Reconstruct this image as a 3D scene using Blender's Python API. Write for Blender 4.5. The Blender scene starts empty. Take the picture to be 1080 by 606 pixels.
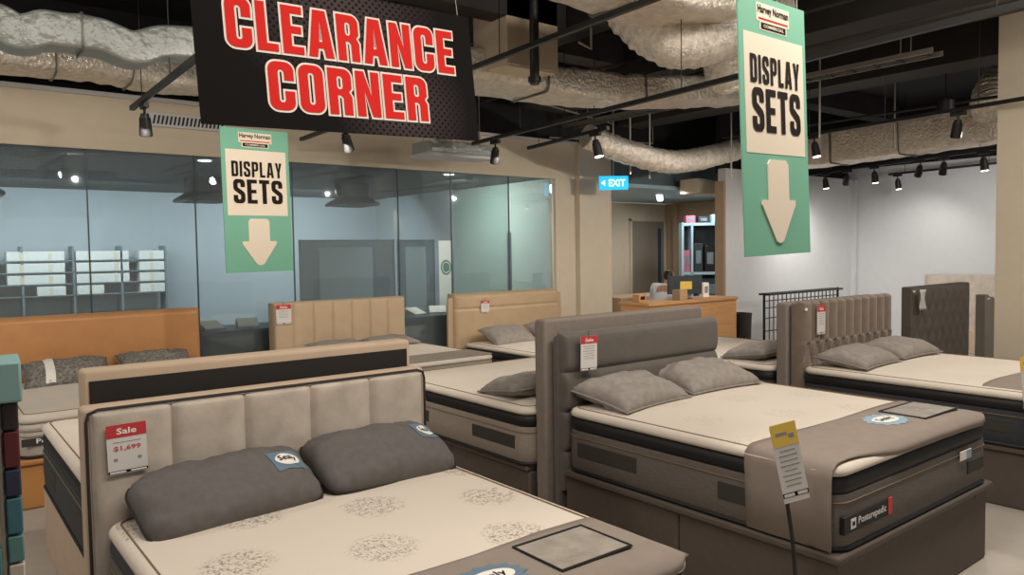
import bpy, bmesh, math, random
from mathutils import Vector, Matrix, noise
from mathutils.geometry import tessellate_polygon
PI = math.pi
scene = bpy.context.scene
C = scene.collection
random.seed(7)

# ------------------------------------------------------------------ camera
cam_d = bpy.data.cameras.new('camera')
cam = bpy.data.objects.new('camera', cam_d); C.objects.link(cam)
cam_d.sensor_width = 36.0
cam_d.lens = 796.72 / 1080 * 36.0
cam_d.clip_start = 0.05; cam_d.clip_end = 200
_f = 796.72
def _axis(px, py):
    return Vector((px - 540.0, -(py - 303.0), -_f))
_X = _axis(1550, 250).normalized()
_Y = _axis(-90, 274); _Y = (_Y - _X * _X.dot(_Y)).normalized()
_Z = _X.cross(_Y)
cam.matrix_world = Matrix(((_X.x, _X.y, _X.z, 0), (_Y.x, _Y.y, _Y.z, 0), (_Z.x, _Z.y, _Z.z, 1.8), (0, 0, 0, 1)))
scene.camera = cam

# ------------------------------------------------------------------ view, world, lights
vs = scene.view_settings
vs.view_transform = 'Standard'; vs.look = 'None'; vs.gamma = 1.0; vs.use_curve_mapping = False
vs.exposure = 0.15
w = bpy.data.worlds.new('store_ambient'); scene.world = w; w.use_nodes = True
bg = w.node_tree.nodes['Background']
bg.inputs[0].default_value = (1.0, 0.93, 0.86, 1); bg.inputs[1].default_value = 0.27

WARM = (1.0, 0.915, 0.81)
NEUT = (1.0, 0.96, 0.90)
COOL = (0.90, 0.96, 1.0)
def spot(name, loc, target, power, col=WARM, angle=100, blend=0.7, size=0.06):
    l = bpy.data.lights.new(name, 'SPOT'); l.energy = power; l.color = col
    l.spot_size = math.radians(angle); l.spot_blend = blend; l.shadow_soft_size = size
    o = bpy.data.objects.new(name, l); C.objects.link(o); o.location = loc
    o.rotation_euler = (Vector(target) - Vector(loc)).to_track_quat('-Z', 'Y').to_euler()
    return o
def area(name, loc, target, power, sx, sy, col=WARM):
    l = bpy.data.lights.new(name, 'AREA'); l.energy = power; l.color = col; l.shape = 'RECTANGLE'
    l.size = sx; l.size_y = sy
    o = bpy.data.objects.new(name, l); C.objects.link(o); o.location = loc
    o.rotation_euler = (Vector(target) - Vector(loc)).to_track_quat('-Z', 'Y').to_euler()
    return o
# rows of track lamps overhead (outside the frame), as the store's own ceiling lighting
area('track_row_light', (1.3, 1.7, 4.1), (1.4, 2.7, 0), 70, 2.4, 0.6)
area('track_row_light', (4.0, 1.2, 4.1), (4.0, 2.5, 0), 85, 2.4, 0.6)
area('track_row_light', (7.0, 1.2, 4.1), (7.0, 2.4, 0), 95, 2.4, 0.6)
area('track_row_light', (-1.6, 5.0, 3.6), (1.6, 6.4, 0.3), 60, 0.6, 2.0)
# lamps inside the view, each at a spotlight's mouth
SPOTS = [(1.45, 6.42, 2.86, (1.6, 8.3, 1.6), 70), (3.18, 6.5, 2.86, (3.8, 8.2, .9), 70), (4.95, 6.5, 2.88, (5.9, 8.2, 1.1), 85),
         (5.44, 5.51, 2.86, (6.8, 7.8, 1.2), 130), (8.1, 3.11, 2.92, (6.8, 2.6, .7), 60),
         (11.7, 6.5, 2.84, (12.1, 7.2, 1.0), 60), (11.6, 6.1, 2.84, (12.6, 7.2, .8), 60), (11.5, 5.55, 2.84, (11.0, 7.1, .8), 60),
         (11.15, 4.78, 2.84, (14.0, 5.8, .8), 75), (11.1, 4.42, 2.84, (14.0, 4.8, .8), 75), (10.9, 3.88, 2.84, (14.0, 3.6, 1.0), 75), (13.0, 5.6, 2.84, (14.0, 6.2, 1.0), 30)]
for sx, sy, sz, tg, pw in SPOTS:
    spot('spot_beam', (sx, sy, sz - .06), tg, pw, NEUT if sx > 10 else WARM, 120, .9, .05)
spot('fill_beam', (1.9, 4.2, 2.95), (2.2, 7.4, .4), 90, WARM, 120, .8, .03)  # added fill lamp with no fixture, hidden behind the black banner
spot('fill_beam', (6.0, 3.9, 2.9), (4.4, 6.2, .4), 90, WARM, 120, .8, .03)  # added fill lamp with no fixture, hidden behind the nearer mint banner
spot('fill_beam', (9.6, 1.3, 3.2), (9.3, 3.9, .8), 120, WARM, 120, .8, .03)  # added fill lamp out of view, no fixture, brightens the charcoal headboard
spot('fill_beam', (8.22, 4.75, 2.84), (8.0, 8.4, 1.3), 210, WARM, 120, .8, .03)
spot('office_beam', (11.6, 8.9, 2.75), (12.0, 9.4, 0), 40, COOL, 160, .6, .06)
spot('office_beam', (10.0, 8.2, 2.75), (10.2, 9.0, 0), 90, WARM, 160, .6, .06)
# the dim room behind the glass
area('back_room_light', (1.5, 12.2, 2.80), (1.5, 13.6, .8), 60, 3.0, .3, COOL)
area('back_room_light', (5.2, 12.2, 2.80), (5.2, 13.8, .8), 60, 3.0, .3, COOL)
area('back_room_light', (6.4, 9.6, 2.82), (7.4, 10.0, 1.0), 40, .4, .4, NEUT)

# ------------------------------------------------------------------ materials
def lin(h):
    h = h.lstrip('#'); v = [int(h[i:i + 2], 16) / 255 for i in (0, 2, 4)]
    return tuple(c / 12.92 if c <= .04045 else ((c + .055) / 1.055) ** 2.4 for c in v) + (1,)
def mat(name, col, rough=.6, metal=0.0, var=0.0, vscale=8, bump=0.0, bscale=200, stretch=None, bdist=.01, sheen=0, emit=None, estr=0, spec=.5, detail=4):
    m = bpy.data.materials.new(name); m.use_nodes = True
    nt = m.node_tree; b = nt.nodes['Principled BSDF']
    c = lin(col)
    b.inputs['Base Color'].default_value = c; b.inputs['Roughness'].default_value = rough; b.inputs['Metallic'].default_value = metal
    b.inputs['Specular IOR Level'].default_value = spec
    if sheen: b.inputs['Sheen Weight'].default_value = sheen; b.inputs['Sheen Roughness'].default_value = .5
    if emit: b.inputs['Emission Color'].default_value = lin(emit); b.inputs['Emission Strength'].default_value = estr
    tc = nt.nodes.new('ShaderNodeTexCoord')
    vec = tc.outputs['Object']
    if stretch:
        mp = nt.nodes.new('ShaderNodeMapping'); mp.inputs['Scale'].default_value = stretch
        nt.links.new(vec, mp.inputs[0]); vec = mp.outputs[0]
    if var:
        n = nt.nodes.new('ShaderNodeTexNoise'); n.inputs['Scale'].default_value = vscale; n.inputs['Detail'].default_value = detail
        nt.links.new(vec, n.inputs['Vector'])
        r = nt.nodes.new('ShaderNodeMapRange'); r.inputs[1].default_value = .3; r.inputs[2].default_value = .7
        r.inputs[3].default_value = 1 - var; r.inputs[4].default_value = 1 + var
        nt.links.new(n.outputs[0], r.inputs[0])
        mx = nt.nodes.new('ShaderNodeVectorMath'); mx.operation = 'SCALE'; mx.inputs[0].default_value = c[:3]
        nt.links.new(r.outputs[0], mx.inputs['Scale']); nt.links.new(mx.outputs[0], b.inputs['Base Color'])
    if bump:
        n2 = nt.nodes.new('ShaderNodeTexNoise'); n2.inputs['Scale'].default_value = bscale; n2.inputs['Detail'].default_value = 3
        nt.links.new(vec, n2.inputs['Vector'])
        bp = nt.nodes.new('ShaderNodeBump'); bp.inputs['Strength'].default_value = bump; bp.inputs['Distance'].default_value = bdist
        nt.links.new(n2.outputs[0], bp.inputs['Height']); nt.links.new(bp.outputs[0], b.inputs['Normal'])
    return m
M = {}
M['floor'] = mat('floor_tile', '#b3aaa0', .42, var=.10, vscale=3, bump=.05, bscale=60)
M['wall_tan'] = mat('tan_paint', '#cfc2ac', .8, var=.02, bump=.05, bscale=90)
M['wall_white'] = mat('white_paint', '#c9cacc', .8, var=.02)
M['wall_brown'] = mat('brown_paint', '#a58e74', .8, var=.02)
M['black'] = mat('black_ceiling', '#161514', .8, var=.2, vscale=2)
M['dark_beam'] = mat('dark_beam', '#2c2724', .7, var=.25, vscale=4)
M['blackmetal'] = mat('black_metal', '#121212', .45)
M['steel'] = mat('rod_steel', '#a9a49a', .4, .6)
M['foil'] = mat('duct_foil', '#efe5d6', .34, .6, var=.14, vscale=18, bump=1.0, bscale=34, bdist=.025)
M['foil_dull'] = mat('duct_foil_dull', '#a9aca8', .42, .45, var=.08, vscale=4, bump=.6, bscale=16, bdist=.02)
M['foil_flex'] = mat('flex_foil', '#efe6d8', .34, .65, var=.2, vscale=22, bump=1.0, bscale=60, bdist=.02)
M['band'] = mat('duct_band', '#77756f', .4, .5)
M['beige_box'] = mat('beige_metal', '#b5a48d', .6, var=.04)
M['cream_velvet'] = mat('cream_velvet', '#b9ada0', .75, var=.15, vscale=9, bump=.12, bscale=60, sheen=.3)
M['beige_edge'] = mat('beige_fabric', '#bfa992', .85, var=.04, bump=.15, bscale=400)
M['beige_hb'] = mat('beige_leatherette', '#b8a184', .55, var=.04, bump=.05)
M['tan_hb'] = mat('tan_leatherette', '#b59c7c', .5, var=.04, bump=.05)
M['orange'] = mat('orange_leather', '#c58c57', .42, var=.05, bump=.06, bscale=120)
M['orange_base'] = mat('orange_leather_base', '#b57f48', .5, var=.05)
M['taupe'] = mat('taupe_velvet', '#575049', .7, var=.10, vscale=12, bump=.12, bscale=300, sheen=.25)
M['taupe_light'] = mat('taupe_linen', '#82776e', .85, var=.06, vscale=20, bump=.2, bscale=500)
M['taupe_base'] = mat('taupe_base_fabric', '#5a5048', .85, var=.06, vscale=18, bump=.2, bscale=500)
M['brown_hb'] = mat('brown_velvet', '#746557', .7, var=.10, vscale=12, bump=.1, bscale=300, sheen=.3)
M['charcoal_hb'] = mat('charcoal_fabric', '#5e574f', .8, var=.08, vscale=14, bump=.15, bscale=400)
M['grey_side'] = mat('grey_hb_fabric', '#857d74', .85, var=.05, bump=.15, bscale=400)
M['piping'] = mat('dark_piping', '#2a2522', .7)
M['backing'] = mat('black_backing', '#231f1d', .9, var=.06, vscale=30)
M['pillow'] = mat('grey_pillow_fabric', '#625e5b', .82, var=.08, vscale=30, bump=.15, bscale=300)
M['pillow_lt'] = mat('light_grey_pillow_fabric', '#8f8780', .82, var=.14, vscale=22, bump=.15, bscale=300)
M['pillow_print'] = mat('printed_pillow_fabric', '#7b766f', .85, var=.45, vscale=38, detail=1)
M['band_black'] = mat('mattress_black_band', '#100f10', .6, var=.1, bump=.1, bscale=100)
M['band_navy'] = mat('mattress_slate_side', '#33363a', .75, var=.15, vscale=60)
M['side_grey'] = mat('mattress_grey_side', '#6a625b', .85, var=.20, vscale=8, bump=.3, bscale=60, stretch=(3, 3, 40))
M['side_taupe'] = mat('mattress_light_grey_side', '#968b7f', .85, var=.12, vscale=8, bump=.3, bscale=60, stretch=(3, 3, 40))
M['side_pale'] = mat('mattress_pale_side', '#bdb5ab', .85, var=.06, vscale=20)
M['handle'] = mat('mattress_vent_fabric', '#39342f', .8)
M['ochre'] = mat('ochre_piping', '#7d6b54', .8)
M['cover'] = mat('grey_cover_felt', '#8c8076', .9, var=.05, vscale=14, bump=.1, bscale=300)
M['clear'] = mat('clear_plastic', '#a29a90', .12, var=.15, vscale=12, bump=.5, bscale=18)
M['black_edge'] = mat('black_trim', '#1d1a18', .7)
M['white_print'] = mat('white_print', '#ece7e0', .6)
M['card_white'] = mat('white_card', '#d3cfcb', .5)
M['card_red'] = mat('red_print', '#bb3137', .5)
M['card_yellow'] = mat('yellow_print', '#e2bf55', .5)
M['red_text'] = mat('red_lettering', '#c24a52', .5)
M['grey_text'] = mat('grey_print', '#8d8a89', .6)
M['black_text'] = mat('black_lettering', '#231b19', .8, spec=.1)
M['blue_patch'] = mat('blue_label_cloth', '#637a8b', .7)
M['blue_pale'] = mat('pale_blue_label_cloth', '#8fa9b8', .7, var=.1, vscale=40)
M['red_patch'] = mat('red_label_cloth', '#d6423f', .7)
M['green'] = mat('mint_banner_fabric', '#74ab93', .8, var=.015, vscale=3, spec=.2)
M['cream_print'] = mat('cream_banner_print', '#dccfbc', .8, spec=.2)
M['red_letter'] = mat('red_sign_letter', '#c4201b', .7, spec=.15)
M['letter_edge'] = mat('pale_letter_outline', '#dccfc4', .7, spec=.2)
M['teal_white'] = mat('frosted_partition_pale', '#b4c8c0', .4, var=.03)
M['teal_dark'] = mat('frosted_partition_green', '#8fa9a1', .35, var=.03)
M['blue_wall'] = mat('blue_grey_wall', '#a3adb2', .8, var=.03, vscale=1.5)
M['screen_grey'] = mat('dark_blue_screen', '#3d4d5a', .3, var=.06)
M['navy'] = mat('dark_teal_laminate', '#26414c', .4)
M['shelf_grey'] = mat('grey_shelf', '#6f7f85', .6)
M['box_white'] = mat('white_carton', '#dfe1dc', .6, var=.05, vscale=20)
M['box_cream'] = mat('cream_carton', '#d8d0b8', .6, var=.05, vscale=20)
M['logo_green'] = mat('green_logo_print', '#2f6b52', .6)
M['wood'] = mat('pine_laminate', '#b98a5a', .5, var=.14, vscale=4, stretch=(1, 1, 14))
M['door_grey'] = mat('door_grey', '#8b8275', .6, var=.02)
M['skin'] = mat('skin', '#a87c63', .55)
M['hair'] = mat('black_hair', '#15110f', .5)
M['shirt'] = mat('white_shirt', '#c9cfd6', .8)
M['office_blue'] = mat('pale_blue_shelf', '#a9c6d2', .5)
M['dark_file'] = mat('dark_files', '#2b3338', .6, var=.3, vscale=10)
M['pink'] = mat('pink_item', '#b5647a', .6)
M['exit_blue'] = mat('exit_sign_face', '#18a0d8', .4, emit='#1ea6e0', estr=1.1)
M['exit_text'] = mat('exit_sign_text', '#e8f6ff', .4, emit='#dff4ff', estr=1.0)
M['lamp_glow'] = mat('lamp_glow', '#fff4e0', .4, emit='#fff0dc', estr=9)
M['tube_glow'] = mat('tube_glow', '#ffffff', .4, emit='#eaf6ff', estr=5)
M['teal_sample'] = mat('teal_sample', '#7fa3a0', .7)

def glass_mat():
    m = bpy.data.materials.new('partition_glass'); m.use_nodes = True
    nt = m.node_tree; nt.nodes.clear()
    out = nt.nodes.new('ShaderNodeOutputMaterial')
    tr = nt.nodes.new('ShaderNodeBsdfTransparent'); tr.inputs[0].default_value = (.89, .94, .94, 1)
    gl = nt.nodes.new('ShaderNodeBsdfGlossy'); gl.inputs['Roughness'].default_value = .02; gl.inputs[0].default_value = (.9, .97, 1, 1)
    df = nt.nodes.new('ShaderNodeBsdfDiffuse'); df.inputs[0].default_value = (.62, .70, .73, 1)
    fr = nt.nodes.new('ShaderNodeFresnel'); fr.inputs[0].default_value = 1.5
    m1 = nt.nodes.new('ShaderNodeMixShader'); m2 = nt.nodes.new('ShaderNodeMixShader'); m1.inputs[0].default_value = .10
    nt.links.new(tr.outputs[0], m1.inputs[1]); nt.links.new(df.outputs[0], m1.inputs[2])
    nt.links.new(fr.outputs[0], m2.inputs[0]); nt.links.new(m1.outputs[0], m2.inputs[1]); nt.links.new(gl.outputs[0], m2.inputs[2])
    nt.links.new(m2.outputs[0], out.inputs[0])
    return m
M['glass'] = glass_mat()

def ceiling_slat_mat():
    m = mat('dark_slat_ceiling', '#23292b', .7)
    nt = m.node_tree; b = nt.nodes['Principled BSDF']
    tc = nt.nodes.new('ShaderNodeTexCoord'); wv = nt.nodes.new('ShaderNodeTexWave'); wv.inputs['Scale'].default_value = 2.2
    wv.bands_direction = 'DIAGONAL'; wv.inputs['Distortion'].default_value = .6
    nt.links.new(tc.outputs['Object'], wv.inputs['Vector'])
    r = nt.nodes.new('ShaderNodeValToRGB'); r.color_ramp.elements[0].color = lin('#101415'); r.color_ramp.elements[1].color = lin('#3f4748')
    r.color_ramp.elements[0].position = .55; r.color_ramp.elements[1].position = .95
    nt.links.new(wv.outputs[0], r.inputs[0]); nt.links.new(r.outputs[0], b.inputs['Base Color'])
    return m
M['slat_ceiling'] = ceiling_slat_mat()

def flower_mat(name='cream_ticking', strength=.75):
    # cream knit ticking with round grey seed-head prints on a staggered grid
    m = mat(name, '#d6cbbd', .85, bump=.08, bscale=60)
    nt = m.node_tree; b = nt.nodes['Principled BSDF']; N = nt.nodes.new; L = nt.links.new
    tc = N('ShaderNodeTexCoord'); sep = N('ShaderNodeSeparateXYZ'); L(tc.outputs['Object'], sep.inputs[0])
    def math_(op, a, b_=None, v=None):
        n = N('ShaderNodeMath'); n.operation = op
        L(a, n.inputs[0])
        if b_ is not None: L(b_, n.inputs[1])
        elif v is not None: n.inputs[1].default_value = v
        return n.outputs[0]
    def comb(ca, cb, off, sc):
        q = math_('ADD', math_('MULTIPLY', sep.outputs[0], v=ca), math_('MULTIPLY', sep.outputs[1], v=cb))
        return math_('DIVIDE', math_('SUBTRACT', q, v=off - .5 * sc), v=sc)
    sx = comb(.917, -.40, .003, .50); sy = comb(.40, .917, .318, .47)
    dx = math_('MULTIPLY', math_('SUBTRACT', math_('FRACT', sx), v=.5), v=.50)
    dy = math_('MULTIPLY', math_('SUBTRACT', math_('FRACT', sy), v=.5), v=.47)
    d = math_('SQRT', math_('ADD', math_('MULTIPLY', dx, dx), math_('MULTIPLY', dy, dy)))
    ns = N('ShaderNodeTexNoise'); ns.inputs['Scale'].default_value = 14; L(tc.outputs['Object'], ns.inputs['Vector'])
    d2 = math_('ADD', d, math_('MULTIPLY', math_('SUBTRACT', ns.outputs[0], v=.5), v=.07))
    mask = N('ShaderNodeMapRange'); mask.inputs[1].default_value = .145; mask.inputs[2].default_value = .10; L(d2, mask.inputs[0])
    vo = N('ShaderNodeTexVoronoi'); vo.feature = 'DISTANCE_TO_EDGE'; vo.inputs['Scale'].default_value = 62; L(tc.outputs['Object'], vo.inputs['Vector'])
    lines = N('ShaderNodeMapRange'); lines.inputs[1].default_value = .16; lines.inputs[2].default_value = .06; L(vo.outputs['Distance'], lines.inputs[0])
    n3 = N('ShaderNodeTexNoise'); n3.inputs['Scale'].default_value = 46; L(tc.outputs['Object'], n3.inputs['Vector'])
    gate = N('ShaderNodeMapRange'); gate.inputs[1].default_value = .42; gate.inputs[2].default_value = .56; L(n3.outputs[0], gate.inputs[0])
    k = math_('MULTIPLY', math_('MULTIPLY', mask.outputs[0], lines.outputs[0]), gate.outputs[0])
    ge = N('ShaderNodeNewGeometry'); sn = N('ShaderNodeSeparateXYZ'); L(ge.outputs['Normal'], sn.inputs[0])
    tm = N('ShaderNodeMapRange'); tm.inputs[1].default_value = .9; tm.inputs[2].default_value = .97; L(sn.outputs[2], tm.inputs[0])
    k = math_('MULTIPLY', math_('MULTIPLY', k, tm.outputs[0]), v=strength)
    mx = N('ShaderNodeMix'); mx.data_type = 'RGBA'; mx.inputs[6].default_value = lin('#d6cbbd'); mx.inputs[7].default_value = lin('#6e665e')
    L(k, mx.inputs[0]); L(mx.outputs[2], b.inputs['Base Color'])
    return m
M['ticking'] = flower_mat()
M['ticking_faint'] = flower_mat('faint_cream_ticking', .22)
M['cream'] = mat('plain_cream_ticking', '#d6cbbd', .85, var=.03, vscale=6, bump=.08, bscale=60)

def dots_mat():
    m = mat('black_halftone_banner', '#2a2523', .8, spec=.08)
    nt = m.node_tree; b = nt.nodes['Principled BSDF']; N = nt.nodes.new; L = nt.links.new
    tc = N('ShaderNodeTexCoord'); mp = N('ShaderNodeMapping'); mp.inputs['Scale'].default_value = (36, 36, 36); mp.inputs['Rotation'].default_value = (0, PI / 4, 0)
    L(tc.outputs['Object'], mp.inputs[0])
    fr = N('ShaderNodeVectorMath'); fr.operation = 'FRACTION'; L(mp.outputs[0], fr.inputs[0])
    sb = N('ShaderNodeVectorMath'); sb.operation = 'SUBTRACT'; sb.inputs[1].default_value = (.5, .5, .5); L(fr.outputs[0], sb.inputs[0])
    ml = N('ShaderNodeVectorMath'); ml.operation = 'MULTIPLY'; ml.inputs[1].default_value = (1, 0, 1); L(sb.outputs[0], ml.inputs[0])
    ln = N('ShaderNodeVectorMath'); ln.operation = 'LENGTH'; L(ml.outputs[0], ln.inputs[0])
    dm = N('ShaderNodeMapRange'); dm.inputs[1].default_value = .24; dm.inputs[2].default_value = .32; L(ln.outputs['Value'], dm.inputs[0])
    # the printed grey glow: brighter top centre and lower right of the artwork
    def blob(cx, cz, r):
        s = N('ShaderNodeVectorMath'); s.operation = 'SUBTRACT'; s.inputs[1].default_value = (cx, 0, cz); L(tc.outputs['Object'], s.inputs[0])
        q = N('ShaderNodeVectorMath'); q.operation = 'LENGTH'; L(s.outputs[0], q.inputs[0])
        g = N('ShaderNodeMapRange'); g.inputs[1].default_value = r; g.inputs[2].default_value = .05; L(q.outputs['Value'], g.inputs[0]); return g.outputs[0]
    a1 = N('ShaderNodeMath'); a1.operation = 'MAXIMUM'; L(blob(-.05, .33, .62), a1.inputs[0]); L(blob(.30, -.22, .42), a1.inputs[1])
    a2 = N('ShaderNodeMath'); a2.operation = 'MULTIPLY'; L(a1.outputs[0], a2.inputs[0]); L(dm.outputs[0], a2.inputs[1])
    mx = N('ShaderNodeMix'); mx.data_type = 'RGBA'; mx.inputs[6].default_value = lin('#151212'); mx.inputs[7].default_value = lin('#43393a')
    L(a2.outputs[0], mx.inputs[0]); L(mx.outputs[2], b.inputs['Base Color'])
    return m
M['halftone'] = dots_mat()

# ------------------------------------------------------------------ object helpers
def root(name, label, cat, loc=(0, 0, 0), rz=0.0, group=None):
    o = bpy.data.objects.new(name, None); C.objects.link(o)
    o.empty_display_size = .1
    o.location = loc; o.rotation_euler = (0, 0, rz)
    o['label'] = label; o['category'] = cat
    if group: o['group'] = group
    return o
def tag(o, label, cat, group=None, kind=None):
    o['label'] = label; o['category'] = cat
    if group: o['group'] = group
    if kind: o['kind'] = kind
    return o
def copy_tree(o, loc=None, rz=None, label=None, parent=None):
    c = o.copy(); C.objects.link(c)
    if parent is not None: c.parent = parent
    if loc is not None: c.location = loc
    if rz is not None: c.rotation_euler = (0, 0, rz)
    if label: c['label'] = label
    for ch in list(o.children): copy_tree(ch, parent=c)
    return c

class MB:
    def __init__(s): s.v = []; s.f = []
    def add(s, vs, fs):
        n = len(s.v); s.v += [tuple(p) for p in vs]; s.f += [tuple(i + n for i in f) for f in fs]; return s
    def box(s, x0, x1, y0, y1, z0, z1):
        return s.add([(x0, y0, z0), (x1, y0, z0), (x1, y1, z0), (x0, y1, z0), (x0, y0, z1), (x1, y0, z1), (x1, y1, z1), (x0, y1, z1)],
                     [(0, 3, 2, 1), (4, 5, 6, 7), (0, 1, 5, 4), (1, 2, 6, 5), (2, 3, 7, 6), (3, 0, 4, 7)])
    def rings(s, rr, cap0=True, cap1=True):
        n = len(rr[0]); vs = [p for r in rr for p in r]; fs = []
        for i in range(len(rr) - 1):
            for j in range(n):
                k = (j + 1) % n
                fs.append((i * n + j, i * n + k, (i + 1) * n + k, (i + 1) * n + j))
        if cap0: fs.append(tuple(reversed(range(n))))
        if cap1: fs.append(tuple((len(rr) - 1) * n + j for j in range(n)))
        return s.add(vs, fs)
    def tube(s, pts, rad, n=8, closed=False, sect=None, cap=True):
        pts = [Vector(p) for p in pts]; m = len(pts); rr = []
        up = None
        for i, p in enumerate(pts):
            a = pts[(i - 1) % m] if (closed or i > 0) else p
            b = pts[(i + 1) % m] if (closed or i < m - 1) else p
            t = (b - a).normalized()
            if up is None:
                up = Vector((0, 0, 1)) if abs(t.z) < .9 else Vector((0, 1, 0))
            side = t.cross(up)
            if side.length < 1e-5: side = t.orthogonal()
            side.normalize(); up = side.cross(t).normalized()
            r = rad(i / max(1, m - 1)) if callable(rad) else rad
            if sect: ring = [p + side * (q[0]) + up * (q[1]) for q in sect(i / max(1, m - 1))]
            else: ring = [p + side * (math.cos(2 * PI * j / n) * r) + up * (math.sin(2 * PI * j / n) * r) for j in range(n)]
            rr.append(ring)
        if closed: rr.append(rr[0]); return s.rings(rr, False, False)
        return s.rings(rr, cap, cap)
    def cyl(s, p0, p1, r0, r1=None, n=16):
        r1 = r0 if r1 is None else r1
        return s.tube([p0, p1], lambda t: r0 + (r1 - r0) * t, n)
    def grid(s, nu, nv, fn, wrap=False):
        vs = [fn(i / nu, j / nv) for j in range(nv + 1) for i in range(nu + 1)]
        fs = [(j * (nu + 1) + i, j * (nu + 1) + i + 1, (j + 1) * (nu + 1) + i + 1, (j + 1) * (nu + 1) + i) for j in range(nv) for i in range(nu)]
        return s.add(vs, fs)
    def build(s, name, m, parent=None, smooth=False, bevel=0, seg=2, angle=35, subsurf=0, recalc=True, loc=None, rot=None, solid=0):
        me = bpy.data.meshes.new(name); me.from_pydata(s.v, [], s.f); me.validate()
        if recalc:
            bm = bmesh.new(); bm.from_mesh(me); bmesh.ops.recalc_face_normals(bm, faces=bm.faces); bm.to_mesh(me); bm.free()
        if smooth or bevel:
            for p in me.polygons: p.use_smooth = True
            me.set_sharp_from_angle(angle=math.radians(angle if not bevel else 80))
        if m: me.materials.append(m)
        o = bpy.data.objects.new(name, me); C.objects.link(o)
        if parent: o.parent = parent
        if loc: o.location = loc
        if rot: o.rotation_euler = rot
        if solid:
            sm = o.modifiers.new('thickness', 'SOLIDIFY'); sm.thickness = solid; sm.offset = 0
        if bevel:
            bv = o.modifiers.new('bevel', 'BEVEL'); bv.width = bevel; bv.segments = seg; bv.limit_method = 'ANGLE'; bv.angle_limit = math.radians(40)
        if subsurf:
            ss = o.modifiers.new('subdivision', 'SUBSURF'); ss.levels = subsurf; ss.render_levels = subsurf
        return o
def bx(name, m, parent, x0, x1, y0, y1, z0, z1, bevel=0, seg=2):
    return MB().box(x0, x1, y0, y1, z0, z1).build(name, m, parent, bevel=bevel, seg=seg)
def struct(name, m, x0, x1, y0, y1, z0, z1, parent=None, bevel=0):
    o = bx(name, m, parent, x0, x1, y0, y1, z0, z1, bevel)
    if parent is None: o['kind'] = 'structure'
    return o
def sell(w, h, r, n=4):          # rounded rectangle, centred, CCW
    out = []
    for cx, cy, a0 in ((w / 2 - r, h / 2 - r, 0), (-w / 2 + r, h / 2 - r, 90), (-w / 2 + r, -h / 2 + r, 180), (w / 2 - r, -h / 2 + r, 270)):
        for k in range(n + 1):
            a = math.radians(a0 + 90 * k / n); out.append((cx + r * math.cos(a), cy + r * math.sin(a)))
    return out
def bez(pts, n=40):               # Catmull-Rom through points
    P = [Vector(p) for p in pts]; P = [P[0] * 2 - P[1]] + P + [P[-1] * 2 - P[-2]]
    out = []; m = len(P) - 3
    for k in range(n + 1):
        t = k / n * m; i = min(int(t), m - 1); u = t - i
        a, b, c, d = P[i], P[i + 1], P[i + 2], P[i + 3]
        out.append(.5 * ((2 * b) + (c - a) * u + (2 * a - 5 * b + 4 * c - d) * u * u + (-a + 3 * b - 3 * c + d) * u ** 3))
    return out

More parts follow.
